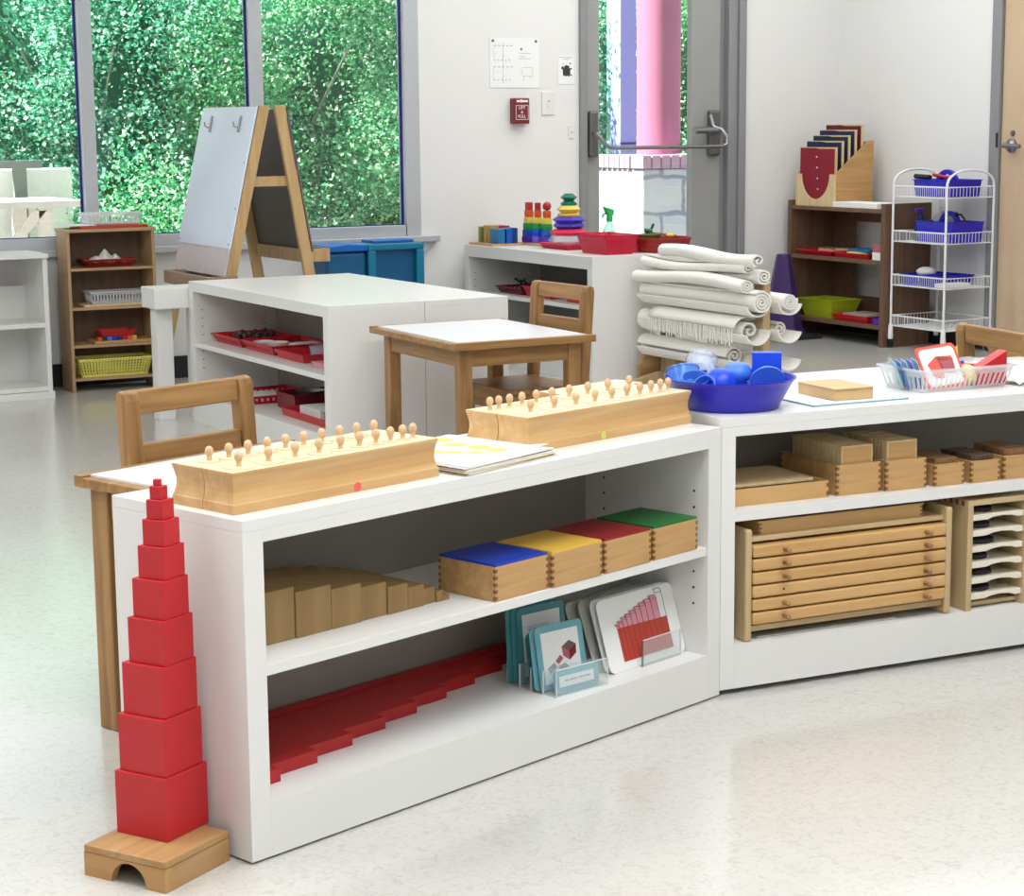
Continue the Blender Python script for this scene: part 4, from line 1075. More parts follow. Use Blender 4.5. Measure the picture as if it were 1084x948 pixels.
# middle shelf of the right unit
ZM = .3702
def box_b(label, s, t, w, d, h, z, wm='boxwood', njt=5, open_=True, group='open wooden boxes on the right shelf'):
    r = thing('wooden_box', label, 'box', fB(s, t, z), bY, group)
    p = MB(); th = .006
    p.box(0, w, 0, d, 0, th); p.box(0, w, 0, th, th, h); p.box(0, w, d - th, d, th, h); p.box(0, th, th, d - th, th, h); p.box(w - th, w, th, d - th, th, h)
    p.obj('box_body', M[wm], r)
    p = MB(); joints(p, 0, w, 0, 0, h, njt); joints_side(p, 0, 0, d, 0, h, njt); p.obj('finger_joints', M['joint'], r)
    return r
box_b('shallow wooden tray box at the left of the right shelf', .036, .038, .242, .20, .034, ZM, 'honey', 2)
p = MB(); p.box(0, .205, 0, .165, 0, .006); tag(p.obj('wooden_board', M['tabletpale'], None, .0006, loc=fB(.046, .052, ZM + .0345), rotz=bY), 'pale thin wooden board lying on the shallow tray box', 'board')
def tabs(s, t, w, z0, h, n, d0, m, lab, th=.010, first=None, tilt=0):
    for k in range(n):
        p = MB(); p.box(0, w, 0, th * .8, 0, h, T=TR((0, 0, 0), 0, -tilt))
        if k == 0 and first: p.box(.004, w - .004, -.0006, 0, .004, h - .004, M['honey'])
        tag(p.obj('wooden_tablet', M[m], None, .0006, loc=fB(s, t + d0 + k * th, z0), rotz=bY), (['front', 'second', 'third', 'fourth', 'fifth', 'sixth', 'seventh', 'eighth', 'ninth', 'tenth'][k]) + (' ' if k == 0 else ' ') + 'tablet ' + lab, 'tablet', 'tablets ' + lab)
box_b('taller wooden box, left of the two holding pale framed tablets', .296, .035, .108, .205, .063, ZM)
tabs(.314, .035, .078, ZM + .0065, .093, 10, .012, 'tabletpale', 'in the left tall wooden box', .018, True)
box_b('taller wooden box, right of the two holding pale framed tablets', .414, .030, .102, .19, .063, ZM)
tabs(.426, .030, .076, ZM + .0065, .095, 6, .015, 'tabletpale', 'in the right tall wooden box', .026, True)
box_b('small wooden box of brown tablets, first of the three small ones', .534, .025, .076, .13, .046, ZM, 'boxwood', 4)
tabs(.543, .025, .058, ZM + .0065, .050, 5, .012, 'tabletmid', 'in the first small wooden box', .021)
box_b('small wooden box of near-black tablets, middle of the three small ones', .626, .022, .076, .13, .046, ZM, 'boxwood', 4)
tabs(.634, .022, .060, ZM + .0065, .050, 5, .012, 'tablet', 'in the middle small wooden box', .021)
box_b('small wooden box of mid-brown tablets at the right picture edge', .712, .022, .09, .13, .050, ZM, 'boxwood', 4)
tabs(.722, .022, .070, ZM + .0065, .056, 5, .012, 'tabletmid', 'in the last small wooden box', .021)

# drawer cabinet below
ZB = .1002
dc = thing('drawer_cabinet', 'wooden cabinet of six shallow knobbed drawers on the right shelf bottom', 'cabinet', fB(.062, .006, ZB), bY)
W, D = .508, .30
for x0 in (0, W - .016):
    p = MB(); p.box(x0, x0 + .016, 0, D, 0, .228); p.obj('side_panel', M['birch'], dc, .005, seg=3)
p = MB(); p.box(.016, W - .016, .012, D, .200, .210); p.obj('top_board', M['birchx'], dc, .001)
p = MB(); p.box(.016, W - .016, .010, D - .01, .018, .030); p.obj('bottom_rail', M['birchx'], dc, .001)
p = MB(); p.box(.016, W - .016, D - .02, D - .012, .03, .2); p.obj('back_panel', M['birchx'], dc)
for k in range(6):
    z = .034 + k * .0272
    p = MB(); p.box(.0165, W - .0165, -.003, .26, z, z + .0242); d = p.obj('drawer', M['honey'], dc, .005, seg=3)
    for i, x in enumerate((.088, W - .072)):
        if k == 2 and i == 0:
            q = MB(); q.lathe([(.0022, 0), (.0022, .0008)], 10, T=TR((x, -.003, z + .0125), 0, R(90))); q.obj('knob_hole', M['darkwoodhole'], d)
            continue
        q = MB(); q.lathe([(.0040, -.001), (.0040, .012), (.0052, .015), (.0052, .019), (.003, .0215)], 14, T=TR((x, -.003, z + .0125), 0, R(90))); q.obj('drawer_knob', M['chair'], d, 0, True)
tr = thing('wooden_tray', 'wooden tray lying on top of the drawer cabinet', 'tray', fB(.108, .030, ZB + .2105), bY)
open_box(.40, .22, .024, .007, None, T=TR((.20, .11, 0))).obj('tray_body', M['honey'], tr)
p = MB(); p.box(-.004, .404, .0, .006, .024, .027); p.obj('rim', M['honey'], tr)
p = MB(); joints(p, 0, .40, 0, 0, .024, 3); p.obj('finger_joints', M['joint'], tr)
p = MB(); p.box(0, .34, 0, .20, 0, .004); tag(p.obj('flat_board', M['greycard'], None, loc=fB(.10, .022, ZB), rotz=bY), 'thin grey board lying under the drawer cabinet', 'board')
# cabinet of form trays
fc = thing('tray_cabinet', 'birch cabinet with six cream form trays at the right picture edge', 'cabinet', fB(.607, .004, ZB), bY)
W = .165; D = .29; H = .236
for x0 in (0, W - .014):
    p = MB(); p.box(x0, x0 + .014, 0, D, 0, H - .011); p.obj('side_panel', M['birch'], fc)
p = MB(); p.box(0, W, 0, D, H - .0108, H); p.obj('top_board', M['birchx'], fc, .0006)
p = MB()
for y in range(14): p.box(-.0004, .0002, .012 + y * .02, .022 + y * .02, H - .012, H - .001)
p.box(0, .0, 0, 0, 0, 0) if 0 else None
for k in range(7): p.box(-.0002, .010, -.0004, .0002, .02 + k * .030, .030 + k * .030) if 0 else None
p.obj('finger_joints', M['joint'], fc)
for k in range(6):
    z = .022 + k * .034
    q = MB(); prof = [(.0145, z), (.055, z), (.070, z + .004), (.095, z + .006), (.12, z + .004), (.135, z), (W - .0145, z), (W - .0145, z + .012), (.0145, z + .012)]
    q.prism(prof, .004, .250, 'y'); sh = q.obj('form_tray', M['cream'], fc, .0006)
    q = MB(); q.lathe([(.040 - .003 * (k % 3), 0), (.040 - .003 * (k % 3), .0075)], 24, (.058 + .008 * (k % 2), .062, z + .0122), sy=1.1); q.obj('form_shape', M['ink'], sh)
p = MB(); p.box(.0145, W - .0145, .02, D - .01, .004, .012); p.obj('bottom_board', M['birchx'], fc)
# ------------------------------------------------------------ contents of the mid-room shelf (open side faces -X)
def tray(label, x, y, z, w, d, h, mat, taper=.018, lip=.004, rz=0, group=None, name='plastic_tray', cat='tray'):
    r = thing(name, label, cat, (x, y, z), rz, group)
    open_box(w, d, h, .003, None, taper, lip).obj('tray_body', M[mat], r, .001)
    return r
zc = .3073
gC = 'trays on the mid-room shelf'
grt = lambda mb, m, loc, nm, label, cat, group=None, sm=True: tag(mb.obj(nm, M[m], None, 0, sm, loc=loc), label, cat, group)
def rtray(label, x, y, z, w, d, h, mat, group=gC, ny=14, name='plastic_tray'):
    r = thing(name, label, 'tray', (x, y, z), 0, group)
    grid_basket(w, d, h, M[mat], .016, 10, ny, 2, .35, .3, .0025, .55).obj('tray_body', M[mat], r)
    return r
rtray('red plastic tray with dark beads, far end of the mid-room shelf', 2.80, 6.935, zc, .235, .285, .032, 'redplast')
rtray('red plastic tray with white bowls in the middle of the mid-room shelf', 2.80, 6.628, zc, .235, .290, .034, 'redplast')
tray('angular red tray near the open end of the mid-room shelf', 2.785, 6.335, zc, .20, .24, .030, 'red', .008)
tray('pink tray at the near end of the mid-room shelf', 2.785, 6.03, zc, .20, .20, .018, 'printpink', .004)
p = MB(); p.box(-.07, .07, -.06, .06, 0, .006); grt(p, 'greycard', (2.785, 6.04, zc + .0185), 'folded_cloth', 'grey-green cloth lying on the pink tray', 'cloth', sm=False)
q = random.Random(5)
p = MB()
for k in range(34): p.ball(.011, (q.uniform(-.06, .06), q.uniform(-.07, .07), .011 + q.random() * .03), n=8)
o = grt(p, 'beads', (2.80, 6.93, zc + .004), 'dark_beads', 'heap of dark brown beads in the far red tray', 'beads'); o['kind'] = 'stuff'
def bowl(label, x, y, z, r_, h, m, group):
    p = MB(); p.shell([(.001, 0), (r_ * .6, 0), (r_, h), (r_ * .94, h), (r_ * .55, .003), (.001, .003)], 24); grt(p, m, (x, y, z), 'small_bowl', label, 'bowl', group)
bowl('small white bowl left in the middle red tray', 2.735, 6.69, zc + .004, .038, .030, 'paper', 'white bowls in the red tray')
bowl('small white bowl right in the middle red tray', 2.755, 6.605, zc + .004, .042, .033, 'paper', 'white bowls in the red tray')
p = MB(); p.box(-.05, .05, -.04, .04, 0, .03); grt(p, 'paper', (2.84, 6.55, zc + .004), 'paper_pad', 'white pad in the middle red tray', 'paper', sm=False)
p = MB(); p.shell([(.03, 0), (.036, .045), (.034, .045), (.028, .002), (.001, .002)], 20); grt(p, 'clearwhite', (2.79, 6.31, zc + .004), 'clear_jar', 'clear jar in the angular red tray', 'jar')
zc2 = .1073
rtray('red plastic tray with white cards, bottom of the mid-room shelf', 2.80, 6.80, zc2, .24, .25, .030, 'redplast')
tray('angular red tray with white book, bottom of the mid-room shelf', 2.80, 6.20, zc2, .25, .40, .028, 'red', .006)
p = MB(); p.box(-.06, .06, -.08, .08, 0, .02); grt(p, 'paper', (2.79, 6.79, zc2 + .004), 'paper_pad', 'white cards in the far bottom red tray', 'paper', sm=False)
tray('dark maroon box on the bottom of the mid-room shelf', 2.84, 6.51, zc2, .20, .17, .060, 'darkred', .004, name='plastic_box', cat='box')
p = MB(); p.shell([(.001, 0), (.05, 0), (.055, .03), (.053, .03), (.046, .004), (.001, .004)], 22); grt(p, 'steel', (2.84, 6.51, zc2 + .034), 'metal_dish', 'shiny metal dish in the dark maroon box', 'dish')
p = MB(); p.box(-.075, .075, -.09, .09, 0, .034); o = grt(p, 'paper', (2.80, 6.255, zc2 + .004), 'white_book', 'thick white book in the near bottom red tray', 'book', sm=False)
tray('clear plastic box beside the white book in the red tray', 2.765, 6.08, zc2 + .0035, .09, .09, .034, 'clearwhite', .002, name='clear_box', cat='box')
p = MB(); p.ball(.018, (0, 0, .018)); grt(p, 'printpink', (2.70, 5.945, zc2), 'pink_ball', 'small pink ball at the near end of the bottom shelf', 'ball')

# ------------------------------------------------------------ rainbow toys on the shelf by the door
zD = .5532
def boxthing(nm, label, cat, x, y, z, w, d, h, m, group=None, bevel=.001, rz=0):
    p = MB(); p.box(-w / 2, w / 2, -d / 2, d / 2, 0, h); return tag(p.obj(nm, M[m], None, bevel, loc=(x, y, z), rotz=rz), label, cat, group)
boxthing('toy_board', 'thin wooden board under the olive and blue blocks', 'board', 4.565, 8.205, zD, .17, .235, .010, 'boxwoody')
zz = zD + .0102; gq = 'square blocks on the thin board'
boxthing('square_block', 'olive green block, leftmost on the board', 'block', 4.545, 8.290, zz, .05, .022, .075, 'olive', gq)
boxthing('square_block', 'dark olive block second from the left on the board', 'block', 4.545, 8.262, zz, .05, .022, .072, 'olivedk', gq)
boxthing('square_block', 'mustard block third from the left on the board', 'block', 4.545, 8.234, zz, .05, .022, .082, 'gold', gq)
boxthing('square_block', 'tall gold block beside the light blue block', 'block', 4.550, 8.206, zz, .05, .020, .080, 'gold', gq)
boxthing('square_block', 'light blue block at the near corner of the board', 'block', 4.540, 8.140, zz, .045, .085, .068, 'tealblue', gq)
boxthing('square_block', 'mid blue block right of the light blue block', 'block', 4.575, 8.140, zz, .045, .085, .070, 'midblue', gq)
boxthing('square_block', 'navy block right of the mid blue block', 'block', 4.608, 8.140, zz, .030, .085, .072, 'navy', gq)
boxthing('square_block', 'brick red block behind the blue blocks on the board', 'block', 4.605, 8.250, zz, .07, .09, .078, 'brickred', gq)
cols = [('purple', 'lilac', 'violet'), ('midblue', 'blueobj', 'blue'), ('green', 'green', 'green'), ('yelobj', 'paleyel', 'yellow'), ('orange', 'gold', 'orange'), ('brickred', 'brickred', 'red')]
boxthing('toy_board', 'pale board carrying the three rainbow peg stacks', 'board', 4.716, 8.045, zD, .11, .26, .010, 'boxwoody')
lv = [0, .031, .0615, .092, .121, .154, .187]
for c, (yy, xx, shp) in enumerate(((8.122, 4.700, 'square'), (8.050, 4.707, 'hexagonal'), (7.982, 4.717, 'round'))):
    for k in range(6):
        r_ = .029 - .0027 * k; h = lv[k + 1] - lv[k] - .0006 if k < 5 else .036
        p = MB(); n = {'square': 4, 'hexagonal': 6, 'round': 20}[shp]
        if k == 5 and shp == 'round': p.ball(.021, (0, 0, .021))
        else: p.lathe([(r_ * (1.2 if n == 4 else 1.02), 0), (r_ * (1.25 if n == 4 else 1.1), h * .3), (r_ * (1.25 if n == 4 else 1.1), h * .7), (r_ * (1.2 if n == 4 else 1.02), h)], n)
        mm = cols[k][1] if c == 1 and k < 2 else cols[k][0]
        tag(p.obj('stacking_ring', M[mm], None, 0, n == 20, loc=(xx, yy, zD + .0103 + lv[k]), rotz=R(45) if n == 4 else 0), '%s %s ring of the %s peg stack' % (cols[k][2], shp, ['left', 'middle', 'right'][c]), 'ring', 'rainbow rings on the pegs')
# diamond stacking tower: six-sided layers
sx, sy = 4.70, 7.755
ds = tray('raspberry red dish under the diamond stacking tower', 4.70, 7.74, zD, .20, .26, .026, 'pinkplast', .02, .004, 0, None, 'plastic_dish', 'dish')
layers = [(.0, .055, .052, .088, .078, 'clearwhite', 'clear colourless bottom layer of the diamond stacking tower'), (.056, .029, .078, .080, .062, 'rose', 'rose red layer of the diamond stacking tower'),
          (.0856, .026, .052, .066, .060, 'indigo', 'lower indigo layer of the diamond stacking tower'), (.112, .030, .056, .068, .052, 'indigo', 'upper indigo layer of the diamond stacking tower'),
          (.1425, .015, .048, .048, .044, 'lidyel', 'thin yellow layer of the diamond stacking tower'), (.158, .034, .034, .050, .036, 'yelobj', 'thick yellow layer of the diamond stacking tower'),
          (.1925, .020, .034, .034, .024, 'darkgreen', 'lower green layer of the diamond stacking tower'), (.213, .034, .020, .035, .018, 'darkgreen', 'top green layer of the diamond stacking tower')]
for z0, h, ra, rb, rc, m, lab in layers:
    p = MB(); p.lathe([(ra * 1.08, 0), (rb * 1.15, h * .5), (rc * 1.08, h)], 6)
    tag(p.obj('stacking_layer', M[m], None, .0006, loc=(sx, sy, zD + .0045 + z0), rotz=R(14)), lab, 'stacking toy', 'layers of the diamond stacking tower')
b = thing('plastic_basket', 'raspberry pink basket at the near corner of the toy shelf', 'basket', (4.650, 7.345, zD), 0)
grid_basket(.17, .245, .085, M['pinkplast'], .02, 20, 22, 7, .14, .28, .003, .7).obj('basket_body', M['pinkplast'], b)
b = thing('round_basket', 'round brick red basket right of the pink basket', 'basket', (4.915, 7.30, zD), 0)
p = MB(); p.shell([(.001, 0), (.108, 0), (.117, .010), (.124, .055), (.131, .056), (.131, .064), (.121, .064), (.112, .012), (.001, .004)], 44); p.obj('basket_body', M['terra'], b, 0, True)
p = MB(); p.tube([(.1185 * math.cos(a * PI / 16), .1185 * math.sin(a * PI / 16), .02) for a in range(32)], .0022, 5, closed=True); p.tube([(.1215 * math.cos(a * PI / 16), .1215 * math.sin(a * PI / 16), .04) for a in range(32)], .0022, 5, closed=True); p.obj('weave_band', M['brickred'], b, 0, True)
p = MB(); p.lathe([(.05, 0), (.06, .018), (.055, .02)], 10, sx=1, sy=.8); tag(p.obj('dried_leaf_bundle', M['olivedk'], None, 0, False, loc=(4.875, 7.35, zD + .058)), 'dull olive leaf bundle heaped in the round red basket', 'leaves')
p = MB(); p.tube([(-.01, 0, 0), (.0, .01, .02), (.006, .0, .045)], .006, 6); p.tube([(0, 0, .015), (-.03, .02, .018)], .009, 6); tag(p.obj('green_toy_plant', M['darkgreen'], None, 0, True, loc=(4.88, 7.33, zD + .078)), 'small dark green toy plant in the round red basket', 'toy')
for k, (x0, y0, x1, y1) in enumerate(((4.86, 7.36, 4.97, 7.27), (4.88, 7.39, 4.99, 7.31))):
    p = MB(); p.tube([(x0, y0, zD + .084), (x1, y1, zD + .070)], .004, 6); tag(p.obj('brown_stick', M['joint'], None, 0, True), ['brown stick nearer the front of the round red basket', 'brown stick lying further back in the round red basket'][k], 'stick')
p = MB(); p.ball(.020, (0, 0, 0), sz=.5); tag(p.obj('yellow_shell', M['lidyel'], None, 0, True, loc=(4.945, 7.285, zD + .072)), 'small pale yellow shell in the round red basket', 'shell')
sbt = thing('spray_bottle', 'green spray bottle behind the pink basket', 'spray bottle', (4.85, 7.64, zD))
p = MB(); p.lathe([(.030, 0), (.031, .06), (.028, .09), (.015, .118), (.013, .125)], 20); p.obj('bottle', M['spraygreen'], sbt, 0, True)
p = MB(); p.lathe([(.015, .122), (.015, .145), (.012, .15)], 14); p.hexa([(-.012, -.012, .15), (.014, -.012, .15), (.014, .012, .15), (-.012, .012, .15)], [(-.034, -.010, .192), (.020, -.010, .176), (.020, .010, .176), (-.034, .010, .192)])
p.tube([(-.016, .0, .165), (-.034, .004, .150), (-.036, .004, .142)], .004, 6); p.obj('spray_head', M['sprayhead'], sbt, .002)
p = MB(); p.box(-.03, .03, -.04, .04, 0, .045); tag(p.obj('red_cup_stack', M['pinkplast'], None, .004, loc=(4.765, 7.35, zD)), 'small raspberry container between the two baskets', 'container')
# inside the toy shelf
zi = .3353
rtray('red tray with dark leafy things inside the toy shelf', 4.62, 7.99, zi, .22, .24, .030, 'darkred', 'trays inside the toy shelf')
rtray('red basket in the middle of the toy shelf', 4.62, 7.72, zi, .24, .24, .048, 'redplast', 'trays inside the toy shelf')
rtray('raspberry basket at the near end inside the toy shelf', 4.62, 7.35, zi, .24, .26, .065, 'redplast', 'trays inside the toy shelf')
q = random.Random(11)
for k in range(5):
    a = q.random() * 6.28; p = MB(); p.tube([(0, 0, 0), (.03 * math.cos(a), .03 * math.sin(a), .035), (.055 * math.cos(a + .5), .055 * math.sin(a + .5), .055)], .006, 6)
    tag(p.obj('dark_twig', M['ink'], None, 0, True, loc=(4.60 + q.uniform(-.04, .04), 7.92 + .035 * k, zi + .008)), ['dark twig at the near side of the leafy red tray', 'second dark twig from the near side of the leafy red tray', 'dark twig in the middle of the leafy red tray', 'dark twig second from the far side of the leafy red tray', 'dark twig at the far side of the leafy red tray'][k], 'twig', 'dark twigs in the red tray')

# ------------------------------------------------------------ easel
es = thing('easel', 'double-sided whiteboard easel on wooden legs by the windows', 'easel', (0, 7.30, 0))
AX = 3.04; Wd = .58; Hh = 1.205
def legpts(side, y0, y1, zt, zb_, sgn):
    pass
def eleg(nm, y0, top, bot, w=.050):
    """flat leg in the XZ plane from top to bot (x,z), thickness along y"""
    a = Vector((top[0], top[1])); b_ = Vector((bot[0], bot[1])); p = MB()
    p.prism([(a.x - w / 2, a.y), (a.x + w / 2, a.y), (b_.x + w / 2, b_.y), (b_.x - w / 2, b_.y)], y0, y0 + .022, 'y'); return p.obj(nm, M['easel'], es, .003)
for y0 in (0, Wd - .022):
    eleg('front_leg', y0, (3.020, Hh), (2.726, 0), .046)
    eleg('rear_leg', y0, (3.085, Hh), (3.285, 0), .046)
    p = MB(); p.box(2.955, 3.125, y0 + .0225, y0 + .036, .885, .925); p.obj('cross_bar', M['easel'], es, .002)
def incl(x_top, z_top, x_bot, z_bot, off, th, y0, y1, nm, m, bev=0):
    p = MB(); p.prism([(x_top + off, z_top), (x_top + off + th, z_top), (x_bot + off + th, z_bot), (x_bot + off, z_bot)], y0, y1, 'y'); return p.obj(nm, M[m], es, bev)
fx = lambda z: 3.020 - (1.205 - z) * (3.020 - 2.726) / 1.205
rx = lambda z: 3.085 + (1.205 - z) * .2 / 1.205
incl(fx(1.19), 1.20, fx(.645), .645, -.034, .008, -.002, Wd + .002, 'whiteboard', 'whiteboard')
incl(fx(.64), .645, fx(.535), .535, -.030, .006, .0, Wd, 'lower_panel', 'panelpale')
incl(rx(1.19), 1.19, rx(.62), .62, .026, .006, .0, Wd, 'rear_board', 'greyboard')
incl(rx(1.16), 1.16, rx(.95), .95, .018, .006, .0, Wd, 'rear_rail', 'greyboard')
for z in (1.19, .98, .80, .66):
    for y in (.012, Wd - .012):
        p = MB(); p.lathe([(.004, 0), (.003, .002)], 8, T=TR((fx(z) - .034, y, z), 0, 0, -PI / 2)); p.obj('screw', M['ink'], es)
for y in (.13, .45):
    p = MB(); x0 = fx(1.14) - .036; p.tube([(x0, y, 1.165), (fx(1.10) - .040, y, 1.10)], .0045, 6); p.tube([(fx(1.12) - .038, y, 1.115), (fx(1.12) - .052, y + .025, 1.125), (fx(1.12) - .050, y + .035, 1.14)], .003, 6); p.obj('paper_clip', M['steel'], es, 0, True)
p = MB(); open_box(.13, .50, .052, .012, None, T=TR((2.80, .20, .488)), mb=p); p.obj('paint_tray', M['traywood'], es, .002)
p = MB(); open_box(.12, .50, .052, .012, None, T=TR((3.245, .29, .575)), mb=p); p.obj('paint_tray', M['easel'], es, .002)

# ------------------------------------------------------------ petrol blue play unit under the sill
bc = thing('play_unit', 'petrol blue plastic play unit under the window ledge', 'play unit', (3.60, 8.02, 0))
p = MB()
W = .485; H = .592
p.box(0, W, 0, .21, 0, .04); p.box(.20, W, 0, .21, H - .03, H)
for x0 in (.20, W - .04): p.box(x0, x0 + .04, 0, .21, .04, H - .03)
p.obj('frame', M['bluecab'], bc, .006)
p = MB(); p.box(.24, W - .04, .03, .04, .04, H - .03); p.obj('inset_panel', M['bluecabin'], bc)
p = MB(); p.box(0, .198, .012, .20, .04, H - .03); p.obj('side_body', M['bluecabin'], bc, .02, seg=3)
p = MB(); p.prism([(0, H - .03), (.2, H - .03), (.2, H), (.1, H + .006), (0, H - .002)], .0, .20, 'y'); p.obj('scoop_top', M['bluetub'], bc, .008, seg=3)
p = MB(); p.box(.25, W - .03, .05, .18, H, H + .012); tag(p.obj('flat_tray', M['bluetub'], None, .003, loc=(3.60, 8.02, .0005)), 'light blue flat tray on top of the petrol blue unit', 'tray')

# ------------------------------------------------------------ tan bookcase contents (front at y 8.165)
boxthing('red_folder', 'red folder lying on top of the tan bookcase', 'folder', 2.67, 8.245, .6975, .30, .16, .012, 'printred')
boxthing('white_sheets', 'white sheets sticking out left on top of the tan bookcase', 'paper', 2.53, 8.245, .7098, .12, .15, .004, 'paper')
b = thing('slotted_basket', 'white slotted basket on top of the tan bookcase', 'basket', (2.68, 8.255, .714), 0)
grid_basket(.24, .14, .046, M['frost'], .012, 16, 8, 1, .2, .25, .003, .5).obj('basket_body', M['wire'], b)
b = thing('plastic_basket', 'red basket with crumpled white cloths in the tan bookcase', 'basket', (2.655, 8.240, .5305), R(-3))
grid_basket(.225, .13, .033, M['terra'], .022, 22, 10, 3, .15, .25, .003, .6).obj('basket_body', M['terra'], b)
q = random.Random(9)
for k, (x, w_, rz) in enumerate(((2.605, .03, .3), (2.645, .045, .9), (2.69, .035, .2))):
    V = []; n = 7
    for i in range(n):
        for j in range(n): V.append(((i / (n - 1) - .5) * w_ * 2, (j / (n - 1) - .5) * .08, .012 + (.052 if k == 1 else .03) * math.exp(-((i - 3) ** 2 + (j - 3) ** 2) / 5) + q.random() * .008))
    F = [(i * n + j, i * n + n + j, i * n + n + j + 1, i * n + j + 1) for i in range(n - 1) for j in range(n - 1)]
    p = MB(); p.add(V, F); o = p.obj('crumpled_cloth', M['paper'], None, 0, False, loc=(x, 8.245, .535), rotz=rz); sm = o.modifiers.new('t', 'SOLIDIFY'); sm.thickness = .002
    tag(o, ['crumpled white cloth at the left of the red basket', 'tallest crumpled white cloth in the red basket', 'crumpled white cloth at the right of the red basket'][k], 'cloth', 'white cloths in the red basket')
boxthing('thin_tray', 'thin pale tray on the second shelf of the tan bookcase', 'tray', 2.675, 8.24, .3625, .30, .13, .010, 'tabletpale')
b = thing('slotted_basket', 'clear grey slotted basket in the tan bookcase', 'basket', (2.69, 8.24, .373), R(-3))
grid_basket(.26, .12, .050, M['frost'], .010, 18, 8, 1, .25, .25, .003, .5).obj('basket_body', M['frost'], b)
p = MB(); p.box(-.13, .14, -.07, .07, 0, .012); tag(p.obj('wooden_tray', M['boxwood'], None, .001, loc=(2.695, 8.245, .2005)), 'low wooden tray of coloured cubes in the tan bookcase', 'tray')
for k, (m, c_) in enumerate((('orange', 'orange red'), ('ink', 'black'), ('skyobj', 'light blue'), ('lidblue', 'mid blue'), ('navy', 'navy blue'), ('red', 'bright red'), ('printcoral', 'coral'), ('lidyel', 'yellow'))):
    boxthing('coloured_cube', c_ + ' little cube in the row on the wooden tray', 'block', 2.59 + k * .0222, 8.195, .2130, .020, .02, .016, m, 'little cubes on the wooden tray', .0005)
tray('red tray standing on the coloured cubes in the tan bookcase', 2.675, 8.235, .2295, .155, .10, .026, 'red', .008)
b = thing('grid_basket', 'yellow grid basket on the bottom of the tan bookcase', 'basket', (2.655, 8.240, .0585), R(-3))
grid_basket(.325, .145, .078, M['yellow'], .018, 24, 11, 5, .13, .13, .003, .42).obj('basket_body', M['yellow'], b)

# ------------------------------------------------------------ walnut bookcase contents
mg = thing('frame_stand', 'birch stand of dressing frames on the dark brown bookcase', 'stand', (6.425, 8.29, .6875), -PI / 2)
# local x to -Y (0..0.31), local y to +X
W = .318; D = .255
p = MB()
ua = [(.045 + .114 * (1 - math.cos(R(a))), .165 - .125 * math.sin(R(a))) for a in range(0, 181, 12)]
prof = [(0, 0), (W, 0), (W, .165), (W - .045, .165)] + ua[::-1] + [(0, .165)]
prof = [(0, 0), (W, 0), (W, .165)] + [(W / 2 + (W / 2 - .040) * math.cos(PI * k / 20), .165 - .130 * math.sin(PI * k / 20)) for k in range(21)] + [(0, .165)]
p.prism(prof, 0, .010, 'y'); p.obj('front_board', M['tabletpale'], mg)
for x0 in (0, W - .010):
    p = MB(); p.prism([(.010, 0), (D, 0), (D, .335), (.225, .335), (.010, .165)], x0, x0 + .010, 'x'); p.obj('side_board', M['mapley'], mg)
p = MB(); p.box(.01, W - .01, D - .01, D, 0, .33); p.obj('back_board', M['birch'], mg)
p = MB(); p.box(.01, W - .01, .01, D - .01, 0, .012); p.obj('bottom_board', M['birch'], mg)
fl = [('maroon', 'dressing frame with buttoned maroon cloth, foremost in the stand', .290), ('navycloth', 'dressing frame with navy cloth, second in the stand', .322), ('darkcloth', 'dressing frame with dark green cloth in the middle of the stand', .350), ('navycloth', 'dressing frame with navy cloth, second from the back', .378), ('maroondk', 'dressing frame with brown-red cloth at the back of the stand', .405)]
for k, (m, lab, h) in enumerate(fl):
    r = thing('dressing_frame', lab, 'frame', (6.425 + .018 + k * .042, 8.29 - W / 2, .700), -PI / 2, 'dressing frames in the birch stand')
    w2 = .145
    p = MB()
    for b in ((-w2, -w2 + .016, 0, h), (w2 - .016, w2, 0, h), (-w2 + .016, w2 - .016, 0, .016), (-w2 + .016, w2 - .016, h - .014, h)): p.box(b[0], b[1], 0, .012, b[2], b[3])
    p.obj('wood_frame', M['tabletpale'], r)
    p = MB(); p.box(-w2 + .002, -.012, -.003, -.0002, .004, h - .004); p.box(.004, w2 - .006, -.003, -.0002, .004, h - .008); p.box(-.016, .008, -.0045, -.0030, .004, h - .006); p.obj('cloth', M[m], r, .001)
    p = MB()
    for j in range(4): p.lathe([(.0045, 0), (.0035, .002)], 8, T=TR((-.004 + .004 * j, -.0045, h - .05 - j * .055), 0, R(90)))
    p.obj('buttons', M['paper'], r)
boxthing('paper_stack', 'stack of white paper on the dark brown bookcase', 'paper', 6.50, 7.80, .6875, .16, .35, .026, 'paper', bevel=.001)
r = thing('plastic_tray', 'red tray of coloured papers, left on the middle shelf of the bookcase', 'tray', (6.53, 8.14, .4315), 0, 'red trays in the dark brown bookcase'); open_box(.20, .29, .026, .003, None, .016, .003).obj('tray_body', M['redplast'], r)
r = thing('plastic_tray', 'red tray right on the middle shelf of the dark brown bookcase', 'tray', (6.53, 7.84, .4315), 0, 'red trays in the dark brown bookcase'); open_box(.20, .28, .026, .003, None, .012, .003).obj('tray_body', M['redplast'], r)
for k, (x, y, w, d, h, m, lb_, rz) in enumerate(((6.49, 8.10, .03, .10, .028, 'printpink', 'pink paper slip in the left red tray', .1), (6.56, 8.16, .06, .16, .030, 'olive', 'dull green paper in the left red tray', -.2), (6.56, 8.02, .05, .12, .032, 'kraft', 'tan paper in the left red tray', .2))):
    boxthing('paper_slip', lb_, 'paper', x, y, .4350, w, d, h, m, 'papers in the left red tray', .0005, rz)
boxthing('yellow_book', 'pale yellow book in the right red tray', 'book', 6.52, 7.82, .4350, .14, .14, .028, 'paleyel', rz=.15)
